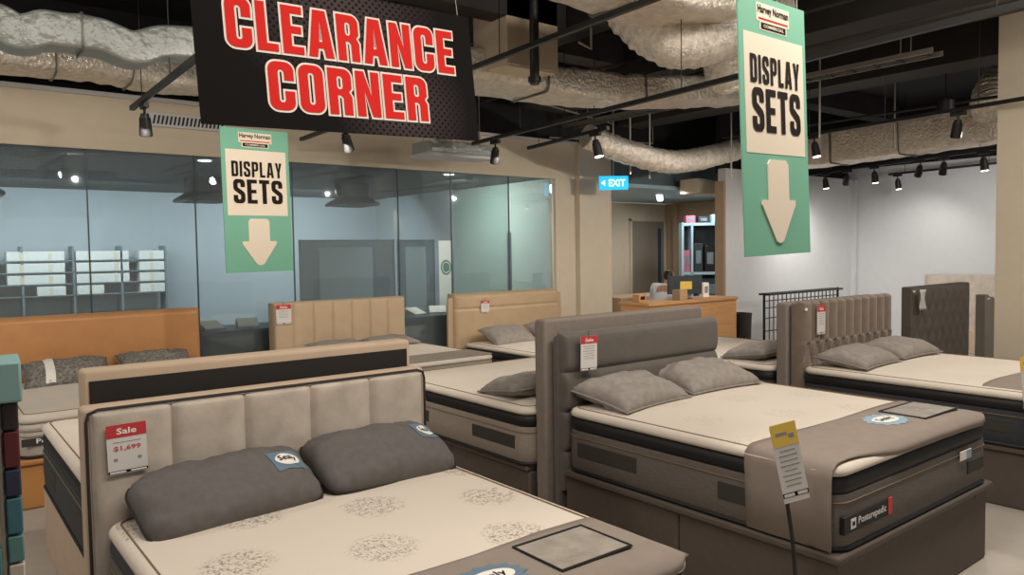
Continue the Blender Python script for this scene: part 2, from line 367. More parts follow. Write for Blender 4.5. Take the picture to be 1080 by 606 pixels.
# ------------------------------------------------------------------ lettering
def _arc(cx, cy, r, a0, a1, n=5):
    return [(cx + r * math.cos(math.radians(a0 + (a1 - a0) * k / n)), cy + r * math.sin(math.radians(a0 + (a1 - a0) * k / n))) for k in range(n + 1)]
def glyphs(W=.50, t=.19, h=.16):
    r = .17; ri = .06; g = {}
    # all outer contours counter-clockwise
    def hole(x0, y0, x1, y1, rr=ri):
        return _arc(x1 - rr, y1 - rr, rr, 0, 90, 3) + _arc(x0 + rr, y1 - rr, rr, 90, 180, 3) + _arc(x0 + rr, y0 + rr, rr, 180, 270, 3) + _arc(x1 - rr, y0 + rr, rr, 270, 360, 3)
    full = _arc(W - r, 1 - r, r, 0, 90) + _arc(r, 1 - r, r, 90, 180) + _arc(r, r, r, 180, 270) + _arc(W - r, r, r, 270, 360)
    inner_l = _arc(W - t - ri, h + ri, ri, 0, -90, 3) + _arc(t + ri, h + ri, ri, 270, 180, 3) + _arc(t + ri, 1 - h - ri, ri, 180, 90, 3) + _arc(W - t - ri, 1 - h - ri, ri, 90, 0, 3)
    g['O'] = (W, [full, hole(t, h, W - t, 1 - h)])
    g['C'] = (W, [[(W, .62)] + full[:len(full)] [0:] [0:0] + _arc(W - r, 1 - r, r, 0, 90) + _arc(r, 1 - r, r, 90, 180) + _arc(r, r, r, 180, 270) + _arc(W - r, r, r, 270, 360) + [(W, .40), (W - t, .40)] + inner_l + [(W - t, .62)]])
    g['D'] = (W, [_arc(W - r, 1 - r, r, 0, 90) + [(0, 1), (0, 0)] + _arc(W - r, r, r, 270, 360), hole(t, h, W - t, 1 - h)])
    g['L'] = (W * .84, [[(0, 0), (W * .84, 0), (W * .84, h), (t, h), (t, 1), (0, 1)]])
    w = W * .88
    g['E'] = (w, [[(0, 0), (w, 0), (w, h), (t, h), (t, .5 - h * .45), (w * .92, .5 - h * .45), (w * .92, .5 + h * .5), (t, .5 + h * .5), (t, 1 - h), (w, 1 - h), (w, 1), (0, 1)]])
    w = W * 1.12
    g['A'] = (w, [[(0, 0), (t, 0), (t + .03, .19), (w - t - .03, .19), (w - t, 0), (w, 0), (w * .5 + t * .72, 1), (w * .5 - t * .72, 1)], [(t + .055, .33), (w - t - .055, .33), (w * .5, .80)]])
    g['R'] = (W, [[(0, 0), (t, 0), (t, .42), (W - t - .05, .42), (W - t, .37), (W - t, 0), (W, 0), (W, .40), (W - .06, .50), (W, .58)] + _arc(W - r, 1 - r, r, 0, 90) + [(0, 1)], hole(t, .55, W - t, 1 - h)])
    g['P'] = (W, [[(0, 0), (t, 0), (t, .38)] + _arc(W - r, .38 + r, r, 270, 360) + _arc(W - r, 1 - r, r, 0, 90) + [(0, 1)], hole(t, .51, W - t, 1 - h)])
    g['N'] = (W * 1.06, [[(0, 0), (t, 0), (t, .56), (W * 1.06 - t, 0), (W * 1.06, 0), (W * 1.06, 1), (W * 1.06 - t, 1), (W * 1.06 - t, .46), (t, 1), (0, 1)]])
    g['I'] = (t, [[(0, 0), (t, 0), (t, 1), (0, 1)]])
    g['S'] = (W, [[(W, .67)] + _arc(W - r, 1 - r, r, 0, 90) + _arc(r, 1 - r, r, 90, 180) + [(0, .62), (.05, .53), (W - t, .34), (W - t, .20), (W - t - .04, h), (t + .04, h), (t, .20), (t, .34), (0, .34)] + _arc(r, r, r, 180, 270) + _arc(W - r, r, r, 270, 360) + [(W, .38), (W - .05, .48), (t, .66), (t, .80), (t + .04, 1 - h), (W - t - .04, 1 - h), (W - t, .80), (W - t, .67)]])
    w = W * .92
    g['T'] = (w, [[((w - t) / 2, 0), ((w + t) / 2, 0), ((w + t) / 2, 1 - h), (w, 1 - h), (w, 1), (0, 1), (0, 1 - h), ((w - t) / 2, 1 - h)]])
    w = W * 1.05
    g['Y'] = (w, [[((w - t) / 2, 0), ((w + t) / 2, 0), ((w + t) / 2, .38), (w, 1), (w - t * 1.05, 1), (w / 2, .60), (t * 1.05, 1), (0, 1), ((w - t) / 2, .38)]])
    return g
GL = glyphs()
def poly_offset(P, d):
    Q = []
    for i in range(len(P)):                                   # drop doubled points
        if (Vector(P[i]) - Vector(P[i - 1])).length > 1e-4: Q.append(Vector(P[i]))
    n = len(Q); out = []
    for i in range(n):
        a = (Q[i] - Q[i - 1]).normalized(); b = (Q[(i + 1) % n] - Q[i]).normalized()
        na = Vector((a.y, -a.x)); nb = Vector((b.y, -b.x)); m = na + nb
        if m.length < 1e-4: m = na
        m.normalize(); k = min(1 / max(.35, m.dot(na)), 2.0)
        out.append(Q[i] + m * d * k)
    return out
def area2(P): return sum(P[i - 1][0] * P[i][1] - P[i][0] * P[i - 1][1] for i in range(len(P)))
def word(mb, text, x, z, hgt, total_w, y=0.0, off=0.0, gap=.07):
    """block letters in the x-z plane, lower-left at x,z, filling total_w"""
    ws = [GL[c][0] for c in text]; raw = sum(ws) + gap * (len(text) - 1)
    sx = total_w / raw; cx = x
    for c, w_ in zip(text, ws):
        cont = []
        for k, P in enumerate(GL[c][1]):
            Q = [(p[0] * sx, p[1] * hgt) for p in P]
            if area2(Q) < 0: Q.reverse()
            Q = poly_offset(Q, off if k == 0 else -off)
            cont.append([Vector((p.x, p.y, 0)) for p in Q])
        flat = [p for q in cont for p in q]
        tris = tessellate_polygon(cont)
        mb.add([(cx + p.x, y, z + p.y) for p in flat], [tuple(t) for t in tris])
        cx += (w_ + gap) * sx
    return mb
_txt = {}
def text_geo(body, bold=.0):
    if (body, bold) in _txt: return _txt[(body, bold)]
    cu = bpy.data.curves.new('lettering', 'FONT'); cu.body = body; cu.size = 1.0; cu.align_x = 'CENTER'; cu.align_y = 'CENTER'
    cu.resolution_u = 2; cu.offset = bold
    o = bpy.data.objects.new('lettering', cu); C.objects.link(o)
    dg = bpy.context.evaluated_depsgraph_get()
    me = bpy.data.meshes.new_from_object(o.evaluated_get(dg))
    vs = [(v.co.x, v.co.y) for v in me.vertices]; fs = [tuple(p.vertices) for p in me.polygons]
    bpy.data.objects.remove(o); bpy.data.curves.remove(cu); bpy.data.meshes.remove(me)
    x0 = min(v[0] for v in vs); x1 = max(v[0] for v in vs); z0 = min(v[1] for v in vs); z1 = max(v[1] for v in vs)
    vs = [((v[0] - (x0 + x1) / 2) / (x1 - x0), (v[1] - (z0 + z1) / 2) / (z1 - z0)) for v in vs]
    _txt[(body, bold)] = (vs, fs); return vs, fs
def text_on(mb, body, fn, w, h, bold=.02):
    bold = 0.008 if body == 'Sealy' else bold
    """maps text (unit box -> w x h) through fn(a, b) -> 3D"""
    vs, fs = text_geo(body, bold)
    return mb.add([fn(v[0] * w, v[1] * h) for v in vs], fs)

# ================================================================== SETTING
struct('floor', M['floor'], -8, 22, -6, 16, -.1, 0)
struct('ceiling', M['black'], -4, 20, -1, 8.7, 4.3, 4.4)
struct('wall_back_upper', M['black'], -4, 20, 8.60, 8.7, 3.43, 4.3)
struct('wall_right_upper', M['black'], 14.16, 14.26, -1, 8.6, 3.2, 4.3)
GX0, GX1, GZ0, GZ1, WY = -2.6, 7.45, .12, 2.89, 8.4
# back wall: band above the glass, strip beneath, and the solid part to its right
struct('wall_back', M['wall_tan'], -3, 8.52, WY, WY + .18, GZ1, 3.38)
struct('trim_1', M['wall_tan'], -3, 7.47, WY - .015, WY + .03, GZ1 - .03, GZ1 + .02)
struct('trim_2', M['wall_white'], -3, 7.9, WY - .05, WY + .2, 3.38, 3.42)
struct('baseboard_back', M['wall_tan'], -3, 7.47, WY, WY + .18, 0, GZ0)
struct('wall_right', M['wall_tan'], GX1 + .02, 7.87, WY, WY + .18, 0, GZ1)
col = struct('trim_3', M['wall_tan'], 7.87, 8.55, WY - .10, WY + .7, 0, 3.40, bevel=.008)
# glazing
win = root('window_1', '', ''); del win['label']; del win['category']; win['kind'] = 'structure'
edges = [-2.6, -.6, 1.36, 2.38, 3.46, 4.85, 5.66, 6.64, 7.45]
for a, b in zip(edges[:-1], edges[1:]):
    bx('pane', M['glass'], win, a + .004, b - .004, WY + .06, WY + .072, GZ0, GZ1)
for a in edges[1:-1]:
    bx('joint', M['navy'], win, a - .006, a + .006, WY + .056, WY + .076, GZ0, GZ1)
# room behind the glass
struct('wall_back_room', M['blue_wall'], -4, 7.5, 14.0, 14.15, 0, 2.95)
struct('wall_left_room', M['blue_wall'], -4.1, -4, 8.5, 14.1, 0, 2.95)
struct('ceiling_back_room', M['slat_ceiling'], -4, 8.0, WY + .19, 14.1, 2.9, 2.98)
struct('floor_back_room', M['navy'], -4, 7.5, WY + .19, 14.0, 0, .02)
struct('wall_side_partition', M['teal_white'], 7.50, 7.56, WY + .19, 9.55, .02, 2.88)
struct('wall_side_partition_inner', M['teal_dark'], 7.50, 7.56, 9.57, 11.15, .02, 2.88)
struct('trim_4', M['screen_grey'], 7.485, 7.50, 9.50, 9.60, .02, 2.1)
struct('wall_side_room', M['blue_wall'], 7.50, 7.6, 11.2, 14.1, 0, 2.95)
# bulkhead and white display room on the right
struct('wall_display', M['wall_white'], 10.02, 14.0, 7.25, 7.40, 0, 3.05)
struct('wall_display_end', M['wall_brown'], 9.97, 10.02, 7.25, 7.42, 0, 2.85)
struct('trim_6', M['wall_white'], 13.90, 13.985, 7.17, 7.25, 0, 3.05)
struct('wall_far_right', M['wall_white'], 14.0, 14.15, 1.0, 7.40, 0, 3.25)
struct('trim_5', M['wall_tan'], 8.0, 8.75, 1.95, 2.77, 0, 4.3)          # square pillar at the right edge
# office recess
struct('wall_office_back', M['wall_tan'], 8.5, 13.0, 11.0, 11.12, 0, 2.78)
struct('wall_office_side', M['wall_brown'], 13.0, 13.1, 8.6, 11.1, 0, 2.78)
struct('wall_office_far', M['wall_brown'], 12.9, 15.6, 10.6, 10.7, 0, 2.78)
struct('wall_office_left', M['wall_tan'], 8.4, 8.5, 9.1, 11.1, 0, 3.3)
struct('ceiling_office', M['office_blue'], 8.5, 15.6, 8.4, 11.1, 2.80, 2.86)
struct('wall_office_bulkhead', M['shelf_grey'], 8.56, 15.6, 8.55, 8.6, 2.86, 3.43)
struct('wall_display_upper', M['black'], 10.1, 14.16, 7.42, 7.5, 3.0, 4.3)
dr = root('door_1', '', '', (12.42, 10.98, 0)); del dr['label']; del dr['category']; dr['kind'] = 'structure'
bx('door_frame', M['wall_tan'], dr, -.58, -.52, -.03, .02, 0, 2.44); bx('door_frame', M['wall_tan'], dr, .50, .56, -.03, .02, 0, 2.44)
bx('door_frame', M['wall_tan'], dr, -.58, .56, -.03, .02, 2.40, 2.46)
bx('door_leaf', M['door_grey'], dr, -.52, .50, -.015, .015, 0.01, 2.40)
bx('vision_panel', M['screen_grey'], dr, .30, .40, -.022, -.014, .3, 2.25)

# ================================================================== SOFT FURNISHING BUILDERS
def slab(name, m, parent, x0, x1, z0, z1, y, thick, f, nx=60, nz=30, r=.02):
    """upholstered board: front face at -y side displaced by f(u,v)*, closed box behind"""
    mb = MB(); V = []
    def edge(u, wid):                                           # rounds the rim over r
        d = min(u, 1 - u) * wid
        return 0 if d >= r else -(r - math.sqrt(max(0, r * r - (r - d) ** 2)))
    X, Zs = x1 - x0, z1 - z0
    us = sorted(set([i / nx for i in range(nx + 1)] + [k * r / X / 4 for k in range(5)] + [1 - k * r / X / 4 for k in range(5)]))
    vs_ = sorted(set([i / nz for i in range(nz + 1)] + [1 - k * r / Zs / 4 for k in range(5)]))
    nu, nv = len(us) - 1, len(vs_) - 1
    for v in vs_:
        for u in us:
            dv = (1 - v) * Zs; ez = 0 if dv >= r else -(r - math.sqrt(max(0, r * r - (r - dv) ** 2)))
            e = min(edge(u, X), ez)
            k = max(0.0, 1 + e / r)
            V.append((x0 + u * X, y - f(u, v) * k - e, z0 + v * Zs))
    F = [(j * (nu + 1) + i, j * (nu + 1) + i + 1, (j + 1) * (nu + 1) + i + 1, (j + 1) * (nu + 1) + i) for j in range(nv) for i in range(nu)]
    n0 = len(V); loop = [i for i in range(nu + 1)] + [j * (nu + 1) + nu for j in range(1, nv + 1)] + [nv * (nu + 1) + i for i in range(nu - 1, -1, -1)] + [j * (nu + 1) for j in range(nv - 1, 0, -1)]
    for i in loop: V.append((V[i][0], y + thick, V[i][2]))
    L = len(loop)
    for k in range(L): F.append((loop[k], n0 + k, n0 + (k + 1) % L, loop[(k + 1) % L]))
    F.append(tuple(range(n0, n0 + L)))
    mb.add(V, F)
    return mb.build(name, m, parent, smooth=True, angle=50)
def chan(u, n, d, p=4): t = abs((u * n) % 1 * 2 - 1); return d * (1 - t ** p)

def rr_ring(w, l, r, ins, z, n=6):
    return [(p[0], p[1], z) for p in sell(w - 2 * ins, l - 2 * ins, max(.012, r - ins), n)]
def mattress(label, loc, w, l, h, rz=0.0, top='ticking', band='band_black', side='side_grey', crown=.012, handles=True, low_band=True, pt=.055, bb=.075, group='mattresses on the display beds', pipes=True):
    R = root('mattress', label, 'mattress', loc, rz, group)
    r = .10
    z1 = h - pt - bb; z2 = h - pt
    MB().rings([rr_ring(w, l, r, .012, 0), rr_ring(w, l, r, 0, .015), rr_ring(w, l, r, -.006, z1 * .5), rr_ring(w, l, r, 0, z1 - .004), rr_ring(w, l, r, .012, z1)]).build('side_panel', M[side], R, smooth=True, angle=60)
    MB().rings([rr_ring(w, l, r, .012, z1), rr_ring(w, l, r, .002, z1 + .008), rr_ring(w, l, r, -.004, (z1 + z2) / 2), rr_ring(w, l, r, .003, z2 - .006), rr_ring(w, l, r, .016, z2)]).build('border_band', M[band], R, smooth=True, angle=60)
    # pillow top: rounded rim and gently crowned centre
    rr = [rr_ring(w, l, r, .016, z2), rr_ring(w, l, r, -.004, z2 + .012), rr_ring(w, l, r, -.006, z2 + .028), rr_ring(w, l, r, .006, h - .010), rr_ring(w, l, r, .028, h - .001), rr_ring(w, l, r, .045, h - .003), rr_ring(w, l, r, .085, h + .002)]
    for k in range(1, 7):
        t = k / 7; ring = []
        for p in rr_ring(w, l, r, .085, h):
            q = Vector((p[0] * (1 - t), p[1] * (1 - t), 0)); ring.append((q.x, q.y, h + .002 + crown * (1 - (1 - t) ** 2) + .004 * noise.noise(Vector((q.x * 3, q.y * 3, label.__len__())))))
        rr.append(ring)
    MB().rings(rr, True, True).build('pillow_top', M[top], R, smooth=True, angle=70)
    if pipes:
        MB().tube(rr_ring(w, l, r, .040, h - .001), .004, 6, closed=True).build('top_piping', M['ochre'], R, smooth=True)
        MB().tube(rr_ring(w, l, r, -.004, z1 * .86), .003, 6, closed=True).build('side_piping', M['ochre'], R, smooth=True)
    MB().tube(rr_ring(w, l, r, .002, .016), .012, 6, closed=True).build('base_piping', M['band_black'], R, smooth=True)
    if handles:
        for sx in (-1, 1):
            for hy in (-l * .28, l * .30):
                x = sx * (w / 2 + .007)
                bx('handle', M['handle'], R, min(x, x - sx * .016), max(x, x - sx * .016), hy - .24, hy + .24, z1 * .40, z1 * .74, .003)
    return R

class PillowShape:
    def __init__(s, w, d, h, seed, wr=.010, pw=.55):
        s.pw = pw; s.cc = .02 if pw < .5 else .06; s.w, s.d, s.h, s.seed, s.wr = w, d, h, seed, wr
    def at(s, u, v, sgn=1, lift=0):
        a = s.w / 2; b = s.d / 2
        x = a * u * (1 - s.cc * (1 - v * v)); y = b * v * (1 - 1.5 * s.cc * (1 - u * u))
        k = max(0, (1 - abs(u) ** 3.2) * (1 - abs(v) ** 2.8)) ** s.pw
        if s.pw < .5: x *= 1 - .09 * abs(v) ** 5; y *= 1 - .13 * abs(u) ** 5
        z = s.h * k * (.62 if sgn > 0 else -.38)
        if k > 0:
            q = Vector((x * 9 + s.seed, y * 9, sgn * 2.0)); z += sgn * s.wr * noise.noise(q) * min(1, k * 2)
            z += sgn * s.wr * .8 * math.sin((x * 1.3 + y * .9 + .05 * noise.noise(q * .5)) * 60 + s.seed) * (1 - k) * min(1, k * 3)
            z -= sgn * s.wr * 1.6 * max(0, noise.noise(Vector((x * 4 + s.seed * 3, y * 14, 1)))) * min(1, k)
        return (x, y, z + lift)
def pillow(label, loc, rot, w, d, h, m='pillow', seed=1, logo=None, group='pillows on the display beds', wr=.010):
    R = root('pillow', label, 'pillow', loc, 0, group); R.rotation_euler = rot
    S = PillowShape(w, d, h, seed, wr, .42 if m == 'pillow' else .52); n = 36
    mb = MB()
    mb.grid(n, 24, lambda a, b: S.at(2 * a - 1, 2 * b - 1, 1)); mb.grid(n, 24, lambda a, b: S.at(1 - 2 * a, 2 * b - 1, -1))
    o = mb.build('pillow_cover', M[m], R, recalc=False)
    bm = bmesh.new(); bm.from_mesh(o.data); bmesh.ops.remove_doubles(bm, verts=bm.verts, dist=.0008); bmesh.ops.recalc_face_normals(bm, faces=bm.faces); bm.to_mesh(o.data); bm.free()
    for p in o.data.polygons: p.use_smooth = True
    ring = [S.at(-1 + 2 * k / 20, -1, 1) for k in range(20)] + [S.at(1, -1 + 2 * k / 16, 1) for k in range(16)] + [S.at(1 - 2 * k / 20, 1, 1) for k in range(20)] + [S.at(-1, 1 - 2 * k / 16, 1) for k in range(16)]
    MB().tube(ring, .006, 6, closed=True).build('piping', M['black_edge'] if m == 'pillow' else M[m], R, smooth=True)
    if logo:
        uc, vc, du, dv, rotl = logo; ca, sa = math.cos(rotl), math.sin(rotl)
        def on(lift):
            def f(a, b):
                u = uc + (a * ca - b * sa) / (w / 2); v = vc + (a * sa + b * ca) / (d / 2)
                return S.at(max(-.99, min(.99, u)), max(-.99, min(.99, v)), 1, lift)
            return f
        g = on(.003); MB().grid(10, 8, lambda a, b: g((a - .5) * du, (b - .5) * dv)).build('logo_patch', M['blue_patch'], R, smooth=True)
        e = on(.0055); mb = MB(); K = 20
        for ring_ in range(4):
            pass
        mb.grid(K, 4, lambda a, b: e(math.cos(2 * PI * a) * du * .40 * (b * .98 + .02), math.sin(2 * PI * a) * dv * .30 * (b * .98 + .02))).build('logo_oval', M['white_print'], R, smooth=True)
        t = on(.009); mb = MB(); text_on(mb, 'Sealy', t, du * .58, dv * .34, .03); mb.build('lettering', M['black_text'], R)
    return R

def price_tag(label, loc, w, h, head='card_red', rz=0.0, lean=0.0, roll=0.0, lines=True, price=None, sale=True, group=None, string=True):
    """hanging card: origin at its top centre, faces -y"""
    R = root('price_tag', label, 'price tag', loc, rz, group); R.rotation_euler = (lean, roll, rz)
    bx('card', M['card_white'], R, -w / 2, w / 2, -.003, .0, -h, 0)
    hh = h * (.26 if price else .22)
    bx('header', M[head], R, -w / 2, w / 2, -.0045, -.003, -hh, 0)
    fn = lambda cz: (lambda a, b: (a, -.0055, cz + b))
    mb = MB(); text_on(mb, 'Sale', fn(-hh * .52), w * .5, hh * .48, .02); mb.build('header_lettering', M['white_print'], R)
    if price:
        mb = MB(); text_on(mb, price, lambda a, b: (a, -.0042, -h * .49 + b), w * .68, h * .115, .025); mb.build('price_lettering', M['red_text'], R)
    mb = MB()
    rows = [(-.36, .7)] if price else [(-.30 - .07 * k, (.7, .62, .74, .55, .68, .6)[k]) for k in range(6)]
    for z, ww in rows: mb.box(-w * ww / 2, w * ww / 2, -.0038, -.003, z * h - h * .008, z * h + h * .008)
    if price:
        for sx in (-.3, .3): mb.box(w * sx - w * .05, w * sx + w * .05, -.0038, -.003, -h * .74, -h * .68)
    mb.build('fine_print', M['grey_text'], R)
    bx('footer', M['black_text'], R, -w / 2, w / 2, -.004, -.003, -h * .985, -h * .93)
    mb = MB(); mb.box(-w * .46, -w * .06, -.0046, -.004, -h * .975, -h * .945); mb.box(w * .06, w * .46, -.0046, -.004, -h * .975, -h * .945); mb.build('footer_print', M['white_print'], R)
    if string: MB().tube([(-.004, .002, 0), (-.004, .004, .03), (.004, .004, .03), (.004, .002, 0)], .0015, 4).build('loop', M['black_edge'], R)
    return R

def base(R, m, w, l, z, rim=.0, rim_h=.04, split=True, y0=None):
    """storage base on the floor under the mattress (local origin at the middle of the footprint)"""
    t = z - (rim_h if rim else 0)
    if split:
        bx('base', M[m], R, -w / 2, w / 2, -l / 2, -.003, 0.0, t, .012); bx('base', M[m], R, -w / 2, w / 2, .003, l / 2, 0.0, t, .012)
    else: bx('base', M[m], R, -w / 2, w / 2, -l / 2, l / 2, 0.0, t, .015)
    if rim: bx('platform_rim', M[m], R, -w / 2 - rim, w / 2 + rim, -l / 2 - rim, l / 2, t, z, .012)

# ================================================================== BEDS
BEDS = 'upholstered beds on display'
# ---- bed 1: front, cream velvet channels
b1 = root('bed_frame', 'cream velvet bed frame with five vertical channels, in the foreground at left', 'bed', (1.35, 2.56, 0), 0, BEDS)
base(b1, 'beige_edge', 1.52, 1.72, .34)
bx('headboard_frame', M['beige_edge'], b1, -.845, .775, .905, 1.02, 0, 1.185, .02, 3)
slab('headboard_panel', M['cream_velvet'], b1, -.825, .755, .05, 1.172, .905, .03, lambda u, v: chan(u, 5, .032, 7) + .008 + .003 * noise.noise(Vector((u * 14, v * 8, 0))), 100, 30, .02)
MB().tube([(-.834, .89, .02), (-.834, .89, 1.13), (-.825, .89, 1.165), (-.79, .89, 1.178), (.72, .89, 1.178), (.755, .89, 1.165), (.764, .89, 1.13), (.764, .89, .02)], .0065, 8).build('headboard_piping', M['piping'], b1, smooth=True)
m1 = mattress('cream printed mattress on the cream velvet bed in the foreground', (1.35, 2.555, .34), 1.56, 1.77, .38, band='band_navy', side='side_grey')
# ---- bed 5: back to back with bed 1
b5 = root('bed_frame', 'beige bed frame standing back to back with cream velvet bed, black backing showing', 'bed', (1.335, 4.58, 0), PI, BEDS)
base(b5, 'beige_edge', 1.54, 1.66, .40)
hb = bx('headboard', M['beige_edge'], b5, -.80, .80, .84, .955, 0, 1.32, .018, 3)
bx('backing_panel', M['backing'], b5, -.775, .775, .950, .960, .02, 1.272)
mattress('cream topped mattress half hidden behind the black headboard backing', (1.335, 4.58, .40), 1.54, 1.66, .40, PI, top='cream', side='band_navy')
# ---- bed 2: dark taupe, horizontal channels
b2 = root('bed_frame', 'dark taupe bed frame with horizontal padded rolls, right of centre', 'bed', (3.95, 2.56, 0), 0, BEDS)
base(b2, 'taupe_base', 1.66, 1.76, .445, rim=.025)
bx('headboard_frame', M['taupe'], b2, -.84, .72, .925, .985, 0, 1.27, .02, 3)
slab('headboard_panel', M['taupe'], b2, -.835, .715, .30, 1.29, .91, .03, lambda u, v: .012 + chan(v, 4, .030, 5), 30, 100, .03)
MB().tube([(.62, -.90, .405), (.62, -.90, .395), (.62, -.908, .39)], .004, 6).build('rim_stitch', M['taupe_base'], b2)
bx('leveling_foot', M['white_print'], b2, -.842, -.828, -.915, -.906, .28, .30, .003)
m2 = mattress('thick cream mattress with black band and grey felt end cover, right of centre', (3.95, 2.555, .445), 1.67, 1.76, .39, top='ticking_faint')
# ---- bed 4: back to back with bed 2
b4 = root('bed_frame', 'taupe linen bed frame back to back with the dark taupe bed', 'bed', (3.84, 4.62, 0), PI, BEDS)
base(b4, 'taupe_base', 1.58, 1.82, .42, rim=.02)
bx('headboard', M['taupe_light'], b4, -.80, .77, .95, 1.055, 0, 1.37, .02, 3)
bx('headboard_pad', M['taupe'], b4, -.78, .75, .925, .955, .3, 1.345, .02, 3)
mattress('pale grey sided mattress pointing away behind the dark taupe bed', (3.82, 4.58, .42), 1.62, 1.80, .38, PI, top='cream', side='side_taupe')
# ---- bed 3: brown tufted
b3 = root('bed_frame', 'brown velvet bed frame with channels over diamond tufting, at right', 'bed', (6.62, 2.60, 0), 0, BEDS)
base(b3, 'taupe_base', 1.64, 1.72, .42, rim=.02)
bx('headboard_frame', M['brown_hb'], b3, -.78, .80, .905, .975, 0, 1.325, .02, 3)
def tuft(u, v):
    z = v
    if z > .62: return .012 + chan(u, 11, .032, 3)
    q = (z / .62) * 3.0; row = u * 11 + (.5 if int(q) % 2 else 0)
    a = abs(math.sin(PI * (u * 11 + q * .5))) ; b = abs(math.sin(PI * (u * 11 - q * .5)))
    return .012 + .034 * (min(a, b) ** .45)
slab('headboard_panel', M['brown_hb'], b3, -.78, .80, .40, 1.34, .885, .03, tuft, 132, 60, .03)
bx('corner_label', M['white_print'], b3, -.77, -.735, .84, .846, 1.265, 1.285)
mattress('cream mattress with black band on the brown tufted bed at right', (6.62, 2.585, .42), 1.68, 1.70, .38, top='cream', side='band_navy')
# ---- bed 9: back to back with bed 3
b9 = root('bed_frame', 'brown fabric bed frame back to back with the brown tufted bed', 'bed', (6.60, 4.60, 0), PI, BEDS)
base(b9, 'taupe_base', 1.54, 1.76, .40)
bx('headboard', M['taupe_light'], b9, -.78, .78, .90, 1.01, 0, 1.325, .02, 3)
mattress('cream mattress with black band pointing away beyond the brown tufted headboard', (6.60, 4.60, .40), 1.60, 1.74, .37, PI, top='cream', side='band_navy')
# ---- bed 6: orange leather at the glass
b6 = root('bed_frame', 'orange leather bed frame against the glass wall at far left', 'bed', (1.40, 7.22, 0), 0, BEDS)
base(b6, 'orange_base', 1.76, 1.76, .36, rim=.02, split=False)
slab('headboard', M['orange'], b6, -.90, .90, 0, 1.26, .93, .17, lambda u, v: .02 + .02 * math.sin(PI * min(1, v)), 24, 24, .05)
m6 = mattress('pale mattress with dark label strip on the orange leather bed', (1.40, 7.22, .36), 1.74, 1.76, .32, top='cream', band='side_pale', side='side_pale', handles=False, pt=.07, bb=.06)
bx('label_strip', M['handle'], m6, -.86, -.35, -.902, -.89, .10, .155, .002)
mb = MB(); text_on(mb, 'Posturepedic', lambda a, b: (-.60 + a, -.904, .128 + b), .34, .045, .02); mb.build('lettering', M['white_print'], m6)
# ---- bed 7: beige channels
b7 = root('bed_frame', 'beige leatherette bed frame with vertical channels against the glass wall', 'bed', (3.90, 7.24, 0), 0, BEDS)
base(b7, 'beige_edge', 1.66, 1.74, .36)
slab('headboard', M['beige_hb'], b7, -.83, .84, 0, 1.265, .92, .12, lambda u, v: .01 + chan(u, 7, .022, 8), 105, 14, .025)
m7 = mattress('pale mattress with grey end strip on the beige channel bed', (3.91, 7.22, .36), 1.72, 1.76, .36, top='cream', band='side_taupe', side='side_pale', handles=False)
bx('end_strip', M['side_taupe'], m7, -.83, .83, -.86, -.42, .358, .372, .006)
# ---- bed 8: tan wing headboard
b8 = root('bed_frame', 'tan bed frame with curved wing headboard below the green glass partition', 'bed', (6.38, 7.20, 0), 0, BEDS)
base(b8, 'tan_hb', 1.62, 1.76, .28)
slab('headboard', M['tan_hb'], b8, -.92, .90, 0, 1.255, .94, .15, lambda u, v: .02 + (0 if abs(v - .84) > .012 else -.015) + .02 * math.sin(PI * u), 40, 90, .06)
for sx in (-1, 1):
    mb = MB(); mb.tube(bez([(sx * .91, 1.0, .02), (sx * .91, 1.0, .9), (sx * .90, 1.0, 1.2)], 12), None or .05, 10, sect=lambda t: [(p[0], p[1]) for p in sell(.16, .05, .02, 2)]).build('wing', M['tan_hb'], b8, smooth=True)
mattress('white mattress with black side on the tan wing bed', (6.38, 7.20, .28), 1.64, 1.76, .34, top='cream', band='band_black', side='band_black', handles=False)
# ---- lone headboards at right
h10 = root('headboard', 'charcoal button tufted headboard standing behind the brown tufted bed', 'headboard', (9.05, 3.71, 0), 0)
bx('board', M['charcoal_hb'], h10, -.75, .75, -.05, .06, 0, 1.355, .012)
def tuft10(u, v):
    q = v * 6; a = abs(math.sin(PI * (u * 8 + q * .5))); b = abs(math.sin(PI * (u * 8 - q * .5)))
    e = min(1, 12 * min(u, 1 - u), 12 * min(v, 1 - v)); return .008 + .026 * e * (min(a, b) ** .4)
slab('tufted_panel', M['charcoal_hb'], h10, -.74, .74, .45, 1.35, -.05, .02, tuft10, 96, 60, .02)
bx('corner_label', M['white_print'], h10, -.745, -.70, -.066, -.06, 1.30, 1.32)
h11 = root('headboard', 'grey slope topped headboard beside the tan pillar', 'headboard', (10.80, 3.72, 0), 0)
MB().rings([[(x, y, z) for x, z in ((-.5, 0), (.9, 0), (.9, 1.02), (.2, 1.08), (-.1, 1.12), (-.42, 1.18), (-.5, 1.18))] for y in (-.06, .06)]).build('board', M['grey_side'], h11, bevel=.012)
bx('corner_label', M['white_print'], h11, -.46, -.40, -.068, -.06, 1.12, 1.14)
MB().tube([(-.42, -.066, 1.165), (-.1, -.066, 1.10), (.9, -.066, 1.0)], .006, 6).build('piping', M['white_print'], h11)
h12 = root('headboard', 'long cream padded headboard along the far white wall', 'headboard', (13.90, 4.4, 0), -PI / 2)
slab('board', M['cream_velvet'], h12, -1.5, 1.5, 0, 1.30, -.02, .08, lambda u, v: .01 + chan(u, 4, .02, 8), 60, 8, .03)
bx('plinth', M['beige_edge'], h12, -1.45, 1.45, -.3, -.03, 0, .35, .01)

